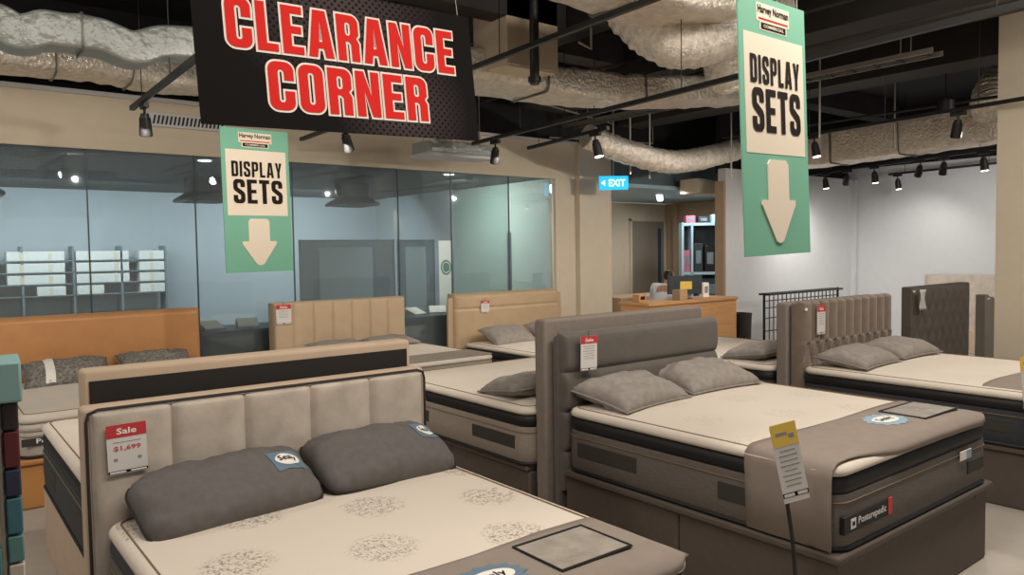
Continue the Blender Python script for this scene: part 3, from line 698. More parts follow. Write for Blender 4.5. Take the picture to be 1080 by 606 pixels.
# ================================================================== PILLOWS
R_ = math.radians
pillow('grey pillow at left on the cream velvet bed, blue logo patch', (1.005, 3.235, .79), (R_(22), R_(-2), R_(4)), .75, .42, .20, 'pillow', 1.3, (.68, -.02, .15, .13, R_(6)), wr=.012)
pillow('grey pillow at right on the cream velvet bed, tilted against the headboard', (1.745, 3.27, .80), (R_(22), R_(2), R_(4)), .73, .42, .20, 'pillow', 4.1, (.70, .10, .14, .12, R_(6)), wr=.012)
pillow('crumpled light grey pillow at left against the dark taupe headboard', (3.52, 3.26, .892), (R_(10), 0, R_(6)), .68, .46, .19, 'pillow_lt', 2.2, wr=.016)
pillow('crumpled light grey pillow at right against the dark taupe headboard', (4.30, 3.30, .895), (R_(10), 0, R_(-3)), .72, .46, .19, 'pillow_lt', 6.0, wr=.016)
pillow('grey pillow at left below the brown tufted headboard', (6.20, 3.16, .855), (R_(8), 0, R_(3)), .68, .44, .17, 'pillow_lt', 3.1)
pillow('grey pillow at right below the brown tufted headboard', (6.98, 3.18, .86), (R_(8), 0, R_(-2)), .70, .44, .17, 'pillow_lt', 7.7)
pillow('grey pillow on the bed beyond the brown tufted headboard', (6.20, 4.10, .82), (R_(-8), 0, R_(4)), .66, .44, .17, 'pillow_lt', 9.2)
pillow('light grey pillow on the pale grey bed behind the dark taupe headboards', (3.40, 4.08, .845), (R_(-8), 0, R_(-4)), .66, .44, .17, 'pillow_lt', 8.5)
p6 = pillow('speckled grey pillow with white band on the orange leather bed', (1.04, 7.80, .765), (R_(22), 0, 0), .70, .44, .17, 'pillow_print', 5.2)
MB().grid(4, 14, lambda a, b: PillowShape(.70, .44, .17, 5.2).at(-.55 + a * .22, -.97 + 1.94 * b, 1, .006)).build('white_band', M['white_print'], p6, smooth=True)
pillow('second grey pillow on the orange leather bed, mostly hidden', (1.80, 7.86, .765), (R_(24), 0, 0), .66, .42, .16, 'pillow_print', 1.9)
pillow('grey pillow at left below the beige channel headboard', (3.70, 7.86, .765), (R_(5), 0, 0), .62, .42, .10, 'pillow_lt', 2.7)
pillow('grey pillow at right below the beige channel headboard', (4.36, 7.86, .765), (R_(5), 0, 0), .60, .42, .10, 'pillow_lt', 3.9)
pillow('grey pillow on the white mattress of the tan wing bed', (6.02, 7.72, .70), (R_(22), 0, 0), .68, .46, .19, 'pillow_lt', 6.6)
pillow('second grey pillow on the tan wing bed, beside the taupe headboard', (6.75, 7.70, .71), (R_(24), 0, 0), .66, .46, .19, 'pillow_lt', 8.1)

# ================================================================== FELT END COVERS
def end_cover(label, cx, x0, x1, y0, y1, z, drop_left=0.0, yf=1.67, window=None, emblem=None, bend=.0):
    R = root('mattress_cover', label, 'mattress cover', (0, 0, 0))
    mb = MB()
    prof = []
    if drop_left: prof += [(x0 - .015, z - drop_left), (x0 - .020, z - drop_left * .5), (x0 - .018, z - .06), (x0 - .004, z - .018), (x0 + .03, z + .004)]
    else: prof += [(x0 + .0, z - .012), (x0 + .03, z + .004)]
    n = 20
    prof += [(x0 + .06 + (x1 - x0 - .12) * k / n, z + .009 + .012 * (1 - (2 * k / n - 1) ** 2)) for k in range(n + 1)]
    prof += [(x1 - .03, z + .006), (x1 + .002, z - .010)]
    m = len(prof) - 1
    def fn(a, b):
        i = min(int(a * m + 1e-6), m); p = prof[i]
        y = y0 + (y1 - y0) * b
        yy = y + (.018 * math.sin(a * 9) if b > .99 else 0)
        zz = p[1]
        q = (i - 6) / 6 if drop_left else (i + 1) / 3
        fr = min(1, max(0, q)) * min(1, max(0, (m - i) / 3)); fr = fr * fr * (3 - 2 * fr)
        if b < .01: yy = y0 - fr * (y0 - yf + .013); zz -= fr * .056
        elif b < .09: yy = y0 + .012 - fr * (y0 + .012 - yf + .006); zz -= fr * .016
        return (p[0] + (.004 * math.sin(b * 7 + i) if drop_left and i < 3 else 0), yy, zz + .002 * noise.noise(Vector((p[0] * 7, y * 7, 0))))
    mb.grid(m, 12, fn).build('felt', M['cover'], R, smooth=True, solid=.006, angle=80)
    top = z + .025
    if window:
        wx0, wx1, wy0, wy1 = window
        MB().grid(8, 6, lambda a, b: (wx0 + (wx1 - wx0) * a, wy0 + (wy1 - wy0) * b, top + .002 * noise.noise(Vector((a * 5, b * 5, 3))))).build('clear_pocket', M['clear'], R, smooth=True)
        MB().tube([(wx0, wy0, top), (wx1, wy0, top), (wx1, wy1, top), (wx0, wy1, top)], .006, 6, closed=True).build('pocket_trim', M['black_edge'], R)
    if emblem:
        ex, ey, er, rot = emblem
        ca, sa = math.cos(rot), math.sin(rot)
        P = [(ex + er * (1 + (.22 if k % 2 else 0)) * math.cos(2 * PI * k / 28), ey + er * (1 + (.22 if k % 2 else 0)) * .72 * math.sin(2 * PI * k / 28), top + .001) for k in range(28)]
        MB().add(P, [tuple(range(28))]).build('emblem_burst', M['blue_pale' if drop_left else 'blue_patch'], R)
        P = [(ex + er * .80 * math.cos(2 * PI * k / 28), ey + er * .42 * math.sin(2 * PI * k / 28), top + .003) for k in range(28)]
        MB().add(P, [tuple(range(28))]).build('emblem_oval', M['white_print'], R)
        mb = MB(); text_on(mb, 'Sealy', lambda a, b: (ex + a, ey + b, top + .005), er * 1.05, er * .46, .03); mb.build('lettering', M['black_text'], R)
    return R
end_cover('grey felt end cover with clear pocket across the foreground cream mattress', 1.35, .585, 2.115, 1.69, 2.14, .722, window=(1.63, 1.96, 1.82, 2.08), emblem=(1.42, 1.93, .115, 0))
end_cover('grey felt end cover draped over the side of the dark taupe bed', 3.95, 3.12, 4.77, 1.70, 2.13, .837, drop_left=.38, window=(4.26, 4.68, 1.80, 2.05), emblem=(4.08, 1.93, .13, 0))
end_cover('small grey felt cover on the foot of the brown tufted bed', 6.62, 5.86, 7.40, 1.76, 2.10, .802)

# labels stitched on the foot of the dark taupe bed's mattress
FY = -.888
bx('logo_strip', M['band_black'], m2, -.80, -.38, FY - .004, FY + .02, .085, .165, .003)
mb = MB(); text_on(mb, 'Posturepedic', lambda a, b: (-.55 + a, FY - .006, .125 + b), .26, .044, .02)
mb.box(-.745, -.70, FY - .0055, FY - .004, .102, .148); mb.build('lettering', M['white_print'], m2)
bx('logo_mark', M['band_black'], m2, -.733, -.712, FY - .0075, FY - .0056, .116, .134)
bx('red_label', M['red_patch'], m2, -.40, -.365, FY - .008, FY - .003, .090, .170, .002)
bx('foot_handle', M['handle'], m2, .52, .735, FY - .004, FY + .02, .10, .17, .003)
bx('care_label', M['white_print'], m2, .40, .54, FY - .010, FY - .006, .195, .245, .001)
bx('care_label_print', M['blue_pale'], m2, .48, .54, FY - .0115, FY - .0095, .197, .243)

# ================================================================== PRICE TAGS
price_tag('red and white sale card on the cream velvet headboard', (.655, 3.414, 1.115), .15, .205, price='$1,699', roll=R_(-1), string=False)
price_tag('red topped price card on the dark taupe headboard', (3.285, 3.395, 1.265), .14, .215, roll=R_(1))
price_tag('red topped price card on the brown tufted headboard', (6.07, 3.425, 1.30), .13, .25)
price_tag('small red topped price card on the beige channel headboard', (3.18, 8.118, 1.245), .17, .215)
price_tag('small price card on the tan wing headboard', (5.93, 8.09, 1.15), .13, .16, roll=R_(4))
t10 = root('price_tag', 'crumpled white paper tag on the charcoal tufted headboard', 'price tag', (8.37, 3.60, 1.33))
MB().grid(6, 8, lambda a, b: (-.06 + .13 * a + .015 * math.sin(b * 5), .012 * math.sin(a * 5 + b * 6) - .02, -.22 + .22 * b)).build('paper', M['card_white'], t10, smooth=True, solid=.002)

def tag_stand(label, loc, head_z, rz, roll, hx=-.07):
    R = root('tag_stand', label, 'tag stand', loc, rz)
    MB().cyl((0, 0, 0), (0, 0, .015), .11, .10, 24).build('foot_disc', M['blackmetal'], R, smooth=True)
    pts = bez([(0, 0, .01), (.0, 0, .3), (hx * .17, 0, .52), (hx * .64, 0, head_z - .30)], 20)
    MB().tube(pts, .009, 8).build('pole', M['blackmetal'], R, smooth=True)
    K = root('card', '', ''); del K['label']; del K['category']
    K.parent = R; K.location = (hx, -.012, head_z); K.rotation_euler = (0, roll, 0)
    w, h = .115, .33
    bx('card_body', M['card_white'], K, -w / 2, w / 2, -.003, 0, -h, 0)
    bx('card_header', M['card_yellow'], K, -w / 2, w / 2, -.0045, -.003, -h * .26, .012)
    mb = MB()
    for k, ww in enumerate((.6, .72, .68, .74, .5, .7, .66, .58)): mb.box(-w * ww / 2, w * ww / 2, -.0042, -.003, -h * (.33 + .065 * k), -h * (.315 + .065 * k))
    mb.build('fine_print', M['grey_text'], K)
    bx('header_print', M['grey_text'], K, -w * .34, w * .1, -.0052, -.0045, -h * .12, -h * .08); bx('header_print', M['grey_text'], K, w * .15, w * .36, -.0052, -.0045, -h * .17, -h * .11)
    bx('card_footer', M['black_text'], K, -w * .5, w * .5, -.0042, -.003, -h * .93, -h * .87)
    mb = MB(); mb.box(-w * .45, -w * .05, -.005, -.0042, -h * .92, -h * .88); mb.box(w * .07, w * .45, -.005, -.0042, -h * .92, -h * .88); mb.build('footer_print', M['card_white'], K)
    return R
tag_stand('yellow topped price card on black pole beside the dark taupe bed', (2.90, 1.745, 0), 1.05, R_(-32), R_(-12))
tag_stand('yellow topped price card at the right edge beside the brown tufted bed', (5.80, 1.65, 0), 1.06, R_(-40), R_(-6), -.18)

# ================================================================== HANGING SIGNS
def place(o, loc, yaw, tilt, roll):
    o.matrix_world = Matrix.Translation(loc) @ Matrix.Rotation(yaw, 4, 'Z') @ Matrix.Rotation(tilt, 4, 'X') @ Matrix.Rotation(roll, 4, 'Y')
sg = root('hanging_sign', 'black CLEARANCE CORNER banner hanging from the ceiling', 'sign')
place(sg, (1.8036, 3.6, 2.7751), -.006, -.0879, -.0276)
SW, SH = 1.5438, .7186
bx('banner', M['halftone'], sg, -SW / 2, SW / 2, -.004, .004, -SH / 2, SH / 2)
for txt, x, z, hh, ww in (('CLEARANCE', -.625, .012, .238, 1.265), ('CORNER', -.445, -.270, .236, .885)):
    mb = MB(); word(mb, txt, x, z, hh, ww, -.006, .0105, gap=.10); mb.build('letter_outline', M['letter_edge'], sg, recalc=False)
    mb = MB(); word(mb, txt, x, z, hh, ww, -.009, .0, gap=.10); mb.build('letters', M['red_letter'], sg, recalc=False)
for sx in (-.7, .7): MB().cyl((sx, 0, SH / 2 - .005), (sx, .05, 1.5), .002, n=6).build('hanging_wire', M['steel'], sg)
def arrow_pts(cx, z0, z1, w):
    hw = w / 2; s = hw * .62; zn = z0 + (z1 - z0) * .52
    P = [(cx - s, zn), (cx - s, z1 - .02), (cx - s + .02, z1), (cx + s - .02, z1), (cx + s, z1 - .02), (cx + s, zn), (cx + hw, zn), (cx + hw + .004, zn - .02), (cx + .03, z0 + .01), (cx, z0), (cx - .03, z0 + .01), (cx - hw - .004, zn - .02), (cx - hw, zn)]
    return P
def green_banner(label, loc, yaw, tilt, roll, w, h):
    g = root('hanging_banner', label, 'sign', group='mint DISPLAY SETS banners'); place(g, loc, yaw, tilt, roll)
    bx('banner', M['green'], g, -w / 2, w / 2, -.004, .004, -h / 2, h / 2)
    bx('white_panel', M['cream_print'], g, -w * .44, w * .45, -.0055, -.004, -h * .103, h * .353)
    mb = MB(); word(mb, 'DISPLAY', -w * .365, h * .165, h * .108, w * .745, -.008, 0, gap=.11); word(mb, 'SETS', -w * .35, -h * .02, h * .168, w * .73, -.008, 0, gap=.09)
    mb.build('lettering', M['black_text'], g, recalc=False)
    P = arrow_pts(0, -h * .455, -h * .125, w * .50)
    MB().rings([[(x, y, z) for x, z in P] for y in (-.010, -.004)]).build('arrow', M['cream_print'], g)
    mb = MB(); mb.box(-w * .245, w * .245, -.0052, -.004, h * .405, h * .475); mb.box(-w * .20, w * .20, -.0052, -.004, h * .372, h * .405); mb.build('logo_ground', M['cream_print'], g)
    mb = MB(); text_on(mb, 'Harvey Norman', lambda a, b: (a, -.0065, h * .448 + b), w * .46, h * .040, .03); mb.build('logo_lettering', M['black_text'], g)
    bx('logo_underline', M['red_letter'], g, -w * .22, w * .22, -.0062, -.0052, h * .412, h * .419)
    bx('logo_bar', M['black_text'], g, -w * .185, w * .185, -.0062, -.0052, h * .377, h * .402)
    mb = MB(); text_on(mb, 'COMMERCIAL', lambda a, b: (a, -.0072, h * .3895 + b), w * .30, h * .012, .02); mb.build('logo_bar_lettering', M['cream_print'], g)
    for sx in (-.4, .4): MB().cyl((sx * w, 0, h / 2 - .005), (sx * w, .03, h / 2 + 1.3), .002, n=6).build('hanging_wire', M['steel'], g)
    return g
green_banner('mint green DISPLAY SETS banner with arrow, hanging behind the black banner', (2.20, 6.1, 2.2365), .09, -.015, -.0086, .570, 1.148)
green_banner('larger looking mint green DISPLAY SETS banner hanging nearer, right of centre', (3.14, 2.0, 2.3466), .049, -.0206, -.0262, .577, 1.1615)
ex = root('exit_sign', 'blue glowing EXIT sign hanging by the tan column', 'exit sign', (8.03, 7.75, 2.67), R_(-38))
bx('housing', M['exit_blue'], ex, -.21, .21, -.03, .03, 0, .20, .008)
mb = MB(); text_on(mb, 'EXIT', lambda a, b: (.045 + a, -.033, .10 + b), .24, .10, .02)
mb.add([(-.19, -.033, .10), (-.13, -.033, .06), (-.13, -.033, .14)], [(0, 1, 2)]); mb.build('lettering', M['exit_text'], ex)
MB().cyl((0, 0, .2), (0, 0, 1.63), .008, n=8).build('stem', M['steel'], ex)

# ================================================================== CEILING: DUCTS, TRACKS, BEAMS
def duct(name, label, pts, w, h, m, n=60, amp=.02, r=.06, bands=(), seed=0, freq=3.0, group='foil ducts under the ceiling', round_=False, k=10):
    R = root(name, label, 'duct', (0, 0, 0), 0, group)
    n0 = n; n = n * 3 if round_ else n
    P = bez(pts, n); sect0 = sell(w, h, r, 3) if not round_ else [(w / 2 * math.cos(2 * PI * j / 24), h / 2 * math.sin(2 * PI * j / 24)) for j in range(24)]
    # densify flat sides
    sec = []
    for i in range(len(sect0)):
        a, b = Vector(sect0[i]), Vector(sect0[(i + 1) % len(sect0)]); c = max(1, int((b - a).length / .06))
        sec += [a.lerp(b, q / c) for q in range(c)]
    def sect(t):
        out = []
        for q in sec:
            d = amp * noise.noise(Vector((q.x * 5 + seed, q.y * 5, t * n0 / 10 * freq))) + (amp * .55 * math.sin(t * n0 * 2.2 + 3 * noise.noise(Vector((t * k, q.x * 4, seed)))) if round_ else 0)
            out.append((q.x * (1 + d / max(.1, w)), q.y * (1 + d / max(.1, h))) if round_ else (q.x + d * (1 if q.x > 0 else -1) * .5, q.y + d))
        return out
    MB().tube(P, None, sect=sect).build('duct_wrap', M[m], R, smooth=True, angle=70)
    for b in bands:
        i = int(b * n); i = max(1, min(n - 1, i))
        MB().tube([P[i], P[i].lerp(P[i + 1], .35)], None, sect=lambda t: [(q[0], q[1]) for q in (sell(w + .035, h + .035, r + .01, 3) if not round_ else [(q_[0] * 1.06, q_[1] * 1.06) for q_ in sect0])]).build('strap', M['band'], R, smooth=True)
    return R
duct('insulated_duct', 'grey wrapped rectangular duct with sagging wrap at top left', [(-.9, 5.55, 3.19), (.30, 5.55, 3.22), (.55, 5.55, 3.165), (.70, 5.55, 3.21), (1.0, 5.55, 3.215), (1.20, 5.55, 3.17), (1.45, 5.55, 3.25), (2.4, 5.55, 3.30)], .24, .21, 'foil_dull', 70, .008, .02, (.52,), 1)
duct('foil_duct', 'shiny foil duct lying along the top of the back wall', [(-1.6, 7.95, 3.62), (.6, 7.95, 3.60), (1.4, 7.95, 3.62), (2.0, 7.95, 3.58), (2.9, 7.95, 3.66)], .5, .36, 'foil', 80, .02, .12, (.35, .62), 2)
duct('foil_duct', 'long flat foil duct crossing behind the black banner', [(3.0, 5.62, 3.44), (4.4, 5.58, 3.40), (5.4, 5.5, 3.40), (6.4, 5.35, 3.46), (7.6, 5.2, 3.60)], .60, .26, 'foil', 90, .03, .05, (.3, .62), 3)
duct('insulated_duct', 'wide foil wrapped duct at the top centre', [(2.6, 3.75, 3.68), (3.6, 3.75, 3.68), (4.4, 3.8, 3.66), (5.1, 3.75, 3.74)], .62, .28, 'foil', 60, .02, .05, (.5,), 4)
duct('flexible_duct', 'fat crumpled foil elbow under the top centre duct', [(4.60, 4.32, 3.84), (4.66, 4.2, 3.64), (4.86, 4.05, 3.47), (5.15, 3.95, 3.50), (5.5, 3.85, 3.66), (5.9, 3.75, 3.86)], .40, .40, 'foil_flex', 60, .022, .1, (), 5, round_=True)
duct('flexible_duct', 'crumpled foil hose beside the large mint banner', [(6.2, 4.2, 3.95), (5.95, 4.25, 3.75), (5.9, 4.3, 3.55), (6.1, 4.4, 3.38)], .36, .36, 'foil_flex', 40, .02, .1, (), 6, round_=True)
duct('flexible_duct', 'sagging foil hose above the office opening', [(7.0, 7.25, 3.30), (7.6, 7.1, 3.12), (8.3, 7.0, 3.02), (9.0, 7.0, 3.10), (9.9, 7.0, 3.30), (10.4, 7.0, 3.45)], .36, .32, 'foil_flex', 70, .022, .1, (), 7, round_=True)
duct('foil_duct', 'long foil duct over the white display room', [(10.75, 7.0, 3.22), (10.75, 5.2, 3.26), (10.75, 4.2, 3.30), (10.75, 2.4, 3.36)], .55, .46, 'foil', 80, .02, .04, (.22, .45), 8)
duct('flexible_duct', 'foil hose rising beside the tan pillar', [(10.15, 3.55, 3.40), (10.25, 3.60, 3.55), (10.4, 3.55, 3.75), (10.6, 3.3, 3.95)], .46, .46, 'foil_flex', 36, .03, .1, (), 9, round_=True)
duct('flexible_duct', 'foil hose dropping to the diffuser right of the black banner', [(4.85, 7.5, 3.55), (5.0, 7.5, 3.40), (5.05, 7.5, 3.25), (5.05, 7.5, 3.05)], .40, .40, 'foil_flex', 36, .025, .1, (), 10, round_=True)
df = root('air_diffuser', 'white slotted air diffuser under the foil hose by the wall', 'air vent', (5.05, 7.5, 2.90))
bx('plenum', M['foil_dull'], df, -.45, .45, -.18, .18, .04, .17, .01)
bx('grille', M['wall_white'], df, -.47, .47, -.20, .20, 0, .04, .006)
for sx in (-.4, .4): MB().cyl((sx, 0, .17), (sx, 0, 1.40), .006, n=6).build('hanging_rod', M['steel'], df)
gv = root('air_grille', 'white slotted air grille on the wall beside the black banner', 'air vent', (2.25, 8.385, 3.20))
bx('frame', M['wall_white'], gv, -.32, .45, -.02, .01, -.07, .07, .004)
mb = MB()
for k in range(18): mb.add([(-.29 + k * .04, -.022, -.045), (-.27 + k * .04, -.022, -.045), (-.25 + k * .04, -.022, .045), (-.27 + k * .04, -.022, .045)], [(0, 1, 2, 3)])
mb.build('slots', M['blackmetal'], gv)
fc = root('fan_coil_unit', 'beige ceiling fan coil box hanging right of the black banner', 'fan coil unit', (4.20, 5.02, 3.36))
bx('cabinet', M['beige_box'], fc, -.27, .30, -.02, .46, 0, .85, .008)
bx('seam', M['dark_beam'], fc, -.005, .005, -.024, -.018, .0, .85)
bx('bottom_panel', M['wall_tan'], fc, -.25, .28, 0, .44, -.012, .0, .004)
pp = root('drop_pipe', 'black vertical pipe in front of the beige fan coil box', 'pipe', (4.10, 4.85, 3.18))
MB().cyl((0, 0, 0), (0, 0, 1.1), .04, n=14).build('pipe', M['blackmetal'], pp, smooth=True); MB().cyl((0, 0, .02), (0, 0, .06), .055, n=14).build('collar', M['blackmetal'], pp, smooth=True)

def beam(label, x0, x1, y0, y1, z0, z1, m='dark_beam', name='ceiling_beam'):
    o = bx(name, M[m], None, x0, x1, y0, y1, z0, z1, .006); tag(o, label, 'beam' if name == 'ceiling_beam' else 'pipe'); return o
beam('wide dark ceiling beam right of the large mint banner', 6.6, 7.5, -.5, 8.2, 3.78, 4.29)
beam('dark ceiling beam nearer the tan pillar', 8.6, 9.1, .0, 8.2, 3.70, 4.29)
beam('dark cross beam behind the wide ceiling beam', 4.6, 13.5, 6.2, 6.5, 3.95, 4.29)
beam('dark ceiling joist above the black banner', -1.0, 4.6, 5.0, 5.22, 3.75, 4.29)
beam('dark ceiling joist behind the fan coil box', 4.9, 5.2, 2.0, 8.2, 3.86, 4.29)
for x, z, y0, y1, lb in ((6.5, 3.62, -1, 6.0, 'thin grey conduit under the wide dark beam'), (9.6, 3.45, -1.0, 7.0, 'thin grey conduit near the white display room'), (5.9, 3.75, 2.5, 8.2, 'thin grey conduit above the long flat duct'), (3.0, 3.8, 2.5, 7.5, 'thin grey conduit above the black banner')):
    o = MB().cyl((x, y0, z), (x, y1, z), .018, n=8).build('conduit', M['dark_beam'], None, smooth=True); tag(o, lb, 'pipe')
    for yy in (y0 + .6, y1 - .6): MB().cyl((x, yy, z), (x, yy, 4.3), .006, n=6).build('hanger', M['steel'], o)
def tray(label, x, y0, y1, z, w_=.22):
    R = root('cable_tray', label, 'cable tray', (x, y0, z)); L_ = y1 - y0
    for sx in (-1, 1): bx('side_rail', M['steel'], R, sx * w_ / 2 - .006, sx * w_ / 2 + .006, 0, L_, 0, .05)
    for k in range(int(L_ / .25)): bx('rung', M['dark_beam'], R, -w_ / 2, w_ / 2, .1 + k * .25, .13 + k * .25, .004, .016)
    for yy in (.3, L_ - .3):
        for sx in (-1, 1): MB().cyl((sx * w_ / 2, yy, .0), (sx * w_ / 2, yy, 4.3 - z), .005, n=6).build('hanger', M['steel'], R)
tray('grey cable tray above the sagging foil hose', 7.75, 3.2, 8.4, 3.62); tray('grey cable tray right of the beige fan coil box', 5.45, 2.4, 5.0, 3.95)
for pts, lb in (([(5.0, 5.1, 4.3), (5.0, 5.1, 3.66), (4.75, 5.0, 3.66)], 'white bent conduit left of the crumpled elbow'), ([(9.4, 8.2, 4.3), (9.4, 8.2, 3.5), (7.2, 8.2, 3.42)], 'grey bent conduit above the office opening'), ([(8.6, 8.3, 4.3), (8.6, 8.3, 3.75), (6.2, 7.4, 3.70), (5.3, 7.2, 3.72)], 'dark cable run above the tan column')):
    o = MB().tube(pts, .012, 6).build('conduit', M['steel'], None, smooth=True); tag(o, lb, 'pipe')
for (x, y, z), lb in (((9.3, 3.75, 3.30), 'round black downlight between the beams right of the large mint banner'), ((9.0, 2.35, 3.62), 'round black downlight above the tan pillar')):
    R = root('pendant_downlight', lb, 'ceiling light', (x, y, z))
    MB().cyl((0, 0, .0), (0, 0, .14), .09, n=20).build('can', M['blackmetal'], R, smooth=True, angle=40); MB().cyl((0, 0, -.004), (0, 0, .002), .075, n=20).build('lens', M['card_white'], R); MB().cyl((0, 0, .14), (0, 0, 4.3 - z), .008, n=6).build('stem', M['blackmetal'], R)
rods = [(7.9, 7.3, 2.85, 'white rod beside the blue exit sign'), (8.25, 7.25, 2.80, 'second white rod right of the exit sign'), (9.25, 6.6, 2.80, 'white rod left of the large mint banner'), (9.9, 6.7, 2.9, 'white rod beside the edge of the large mint banner'), (8.1, 4.6, 3.02, 'grey rod right of the large mint banner'), (9.9, 4.6, 3.05, 'grey rod over the white display room')]
for x, y, z, lb in rods:
    o = MB().cyl((x, y, z), (x, y, 4.3), .011, n=8).build('hanging_rod', M['steel'], None, smooth=True); tag(o, lb, 'rod', 'hanging rods under the ceiling')

def track(label, a, b):
    R = root('light_track', label, 'light track', a, 0, 'black light tracks')
    d = Vector(b) - Vector(a)
    MB().tube([(0, 0, 0), d], None, sect=lambda t: [(-.018, -.018), (.018, -.018), (.018, .018), (-.018, .018)]).build('rail', M['blackmetal'], R)
    for t in (.15, .5, .85):
        p = d * t; MB().cyl(p, (p.x, p.y, 4.3 - a[2]), .004, n=6).build('suspension', M['blackmetal'], R)
    return R
track('black light track beside the grey wrapped duct', (1.43, 6.75, 3.0), (1.38, 4.2, 3.0))
track('black light track crossing the beige fan coil box', (3.72, 6.8, 3.3), (3.52, 2.6, 3.3))
track('black light track below the long flat foil duct', (4.92, 6.9, 3.0), (4.34, .6, 3.0))
track('short black light track near the tan column', (5.68, 6.85, 3.0), (5.42, 5.3, 3.0))
track('black light track reaching the tan pillar', (8.28, 5.2, 3.1), (7.86, 2.5, 3.1))
track('black light track under the foil duct of the white display room', (11.75, 6.9, 3.0), (10.6, 3.4, 3.0))
track('short black light track in front of the far white wall', (12.95, 6.1, 3.0), (12.6, 4.2, 3.0))
track('black light track above the beige channel bed', (3.22, 7.6, 3.0), (3.10, 5.0, 3.0))
spot_labels = [((1.45, 6.42, 2.98), (.1, .3), 'black track spotlight left of the black banner', False), ((3.18, 6.5, 2.98), (.5, .4), 'black track spotlight under the black banner', False),
    ((4.93, 6.5, 2.98), (.2, .4), 'black track spotlight right of the black banner', False), ((5.45, 5.51, 2.98), (.1, -.2), 'glowing track spotlight near the tan column', True),
    ((8.0, 3.11, 3.08), (.2, .2), 'large black track spotlight left of the tan pillar', False),
    ((11.62, 6.5, 2.98), (.05, -.1), 'lit track spotlight at the left end of the display room track', True), ((11.47, 6.05, 2.98), (.6, .5), 'dark tilted spotlight, second on the display room track', False),
    ((11.31, 5.55, 2.98), (.05, -.1), 'lit track spotlight, third on the display room track', True), ((11.06, 4.78, 2.98), (.6, .5), 'dark tilted spotlight, fourth on the display room track', False),
    ((10.94, 4.42, 2.98), (.4, .3), 'dark spotlight, fifth on the display room track', False), ((10.76, 3.88, 2.98), (.05, -.1), 'lit track spotlight nearest the tan pillar', True),
    ((12.93, 5.95, 2.98), (.05, -.1), 'small lit spotlight on the short far track', True), ((8.25, 4.75, 3.08), (.0, -.2), 'lit spotlight beside the edge of the large mint banner', True)]
for loc, (tx, ty), lb, lit in spot_labels:
    R = root('track_spotlight', lb, 'spotlight', loc, 0, 'black track spotlights')
    bx('adapter', M['blackmetal'], R, -.02, .02, -.07, .07, -.03, .01, .003)
    MB().cyl((0, 0, -.03), (0, 0, -.085), .010, n=8).build('stem', M['blackmetal'], R)
    d = Vector((tx, ty, -1)).normalized(); p = Vector((0, 0, -.07))
    MB().tube([p, p + d * .03, p + d * .032, p + d * .17], lambda t: (.030, .036, .042, .050)[min(3, int(t * 3 + .5))], 16).build('lamp_head', M['blackmetal'], R, smooth=True, angle=40)
    q = p + d * .171
    MB().cyl(q, q + d * .004, .042, n=16).build('lens', M['lamp_glow'] if lit else M['dark_beam'], R)

# ================================================================== BEHIND THE GLASS
for x, lb in ((.55, 'dark air cassette on the back room ceiling at far left'), (3.20, 'dark air cassette behind the left mint banner'), (5.48, 'dark air cassette above the blue screens')):
    R = root('ceiling_cassette', lb, 'ceiling unit', (x, 11.0, 2.62), 0, 'dark units on the back room ceiling')
    MB().rings([[(p[0] * s, p[1] * s, z) for p in ((-.32, -.32), (.32, -.32), (.32, .32), (-.32, .32))] for s, z in ((1, -.07), (1, -.03), (.62, .06), (.62, .28))]).build('hood', M['blackmetal'], R, bevel=.01)
    bx('inlet', M['dark_beam'], R, -.22, .22, -.22, .22, -.078, -.069)
for x, y, lb in ((2.62, 8.9, 'small white downlight behind the left mint banner'), (5.86, 8.8, 'small white downlight above the green partition')):
    R = root('downlight', lb, 'ceiling light', (x, y, 2.895)); MB().cyl((0, 0, -.02), (0, 0, 0), .09, n=20).build('trim_ring', M['wall_white'], R, smooth=True, angle=40); MB().cyl((0, 0, -.025), (0, 0, -.02), .07, n=20).build('lens', M['tube_glow'], R)
# stock shelf with cartons
sh = root('stock_shelf', 'grey stock shelf of white cartons at the back of the glazed room', 'shelf', (1.95, 13.72, 0))
for z in (.55, 1.22, 1.40, 1.58, 1.76): bx('shelf_board', M['shelf_grey'], sh, -1.35, 1.35, -.18, .20, z - .015, z)
for x in (-1.35, -.68, .0, .68, 1.35): bx('upright', M['shelf_grey'], sh, x - .015, x + .015, -.18, .20, 0, 1.98)
rows = ['bottom', 'second', 'third', 'top']
cols = ['far left', 'left', 'left of centre', 'right of centre', 'right', 'far right']
proto = None
for r_ in range(4):
    for c_ in range(6):
        if (r_ == 0 and c_ in (1, 4)): continue
        x = 1.95 - 1.17 + c_ * .455 + (.03 if c_ % 2 else -.05)
        z = (1.22, 1.40, 1.58, 1.76)[r_] + .0005
        if proto is None:
            proto = root('carton', 'x', 'box', (x, 13.68, z), 0, 'cartons on the stock shelf')
            bx('box_body', M['box_white'], proto, -.19, .19, -.14, .14, 0, .14, .004); bx('box_tape', M['box_cream'], proto, -.03, .03, -.142, -.139, 0, .12)
            o = proto; o['label'] = 'white carton on the %s stock shelf row, %s' % (rows[r_], cols[c_])
        else: o = copy_tree(proto, (x, 13.68, z), None, 'white carton on the %s stock shelf row, %s' % (rows[r_], cols[c_]))
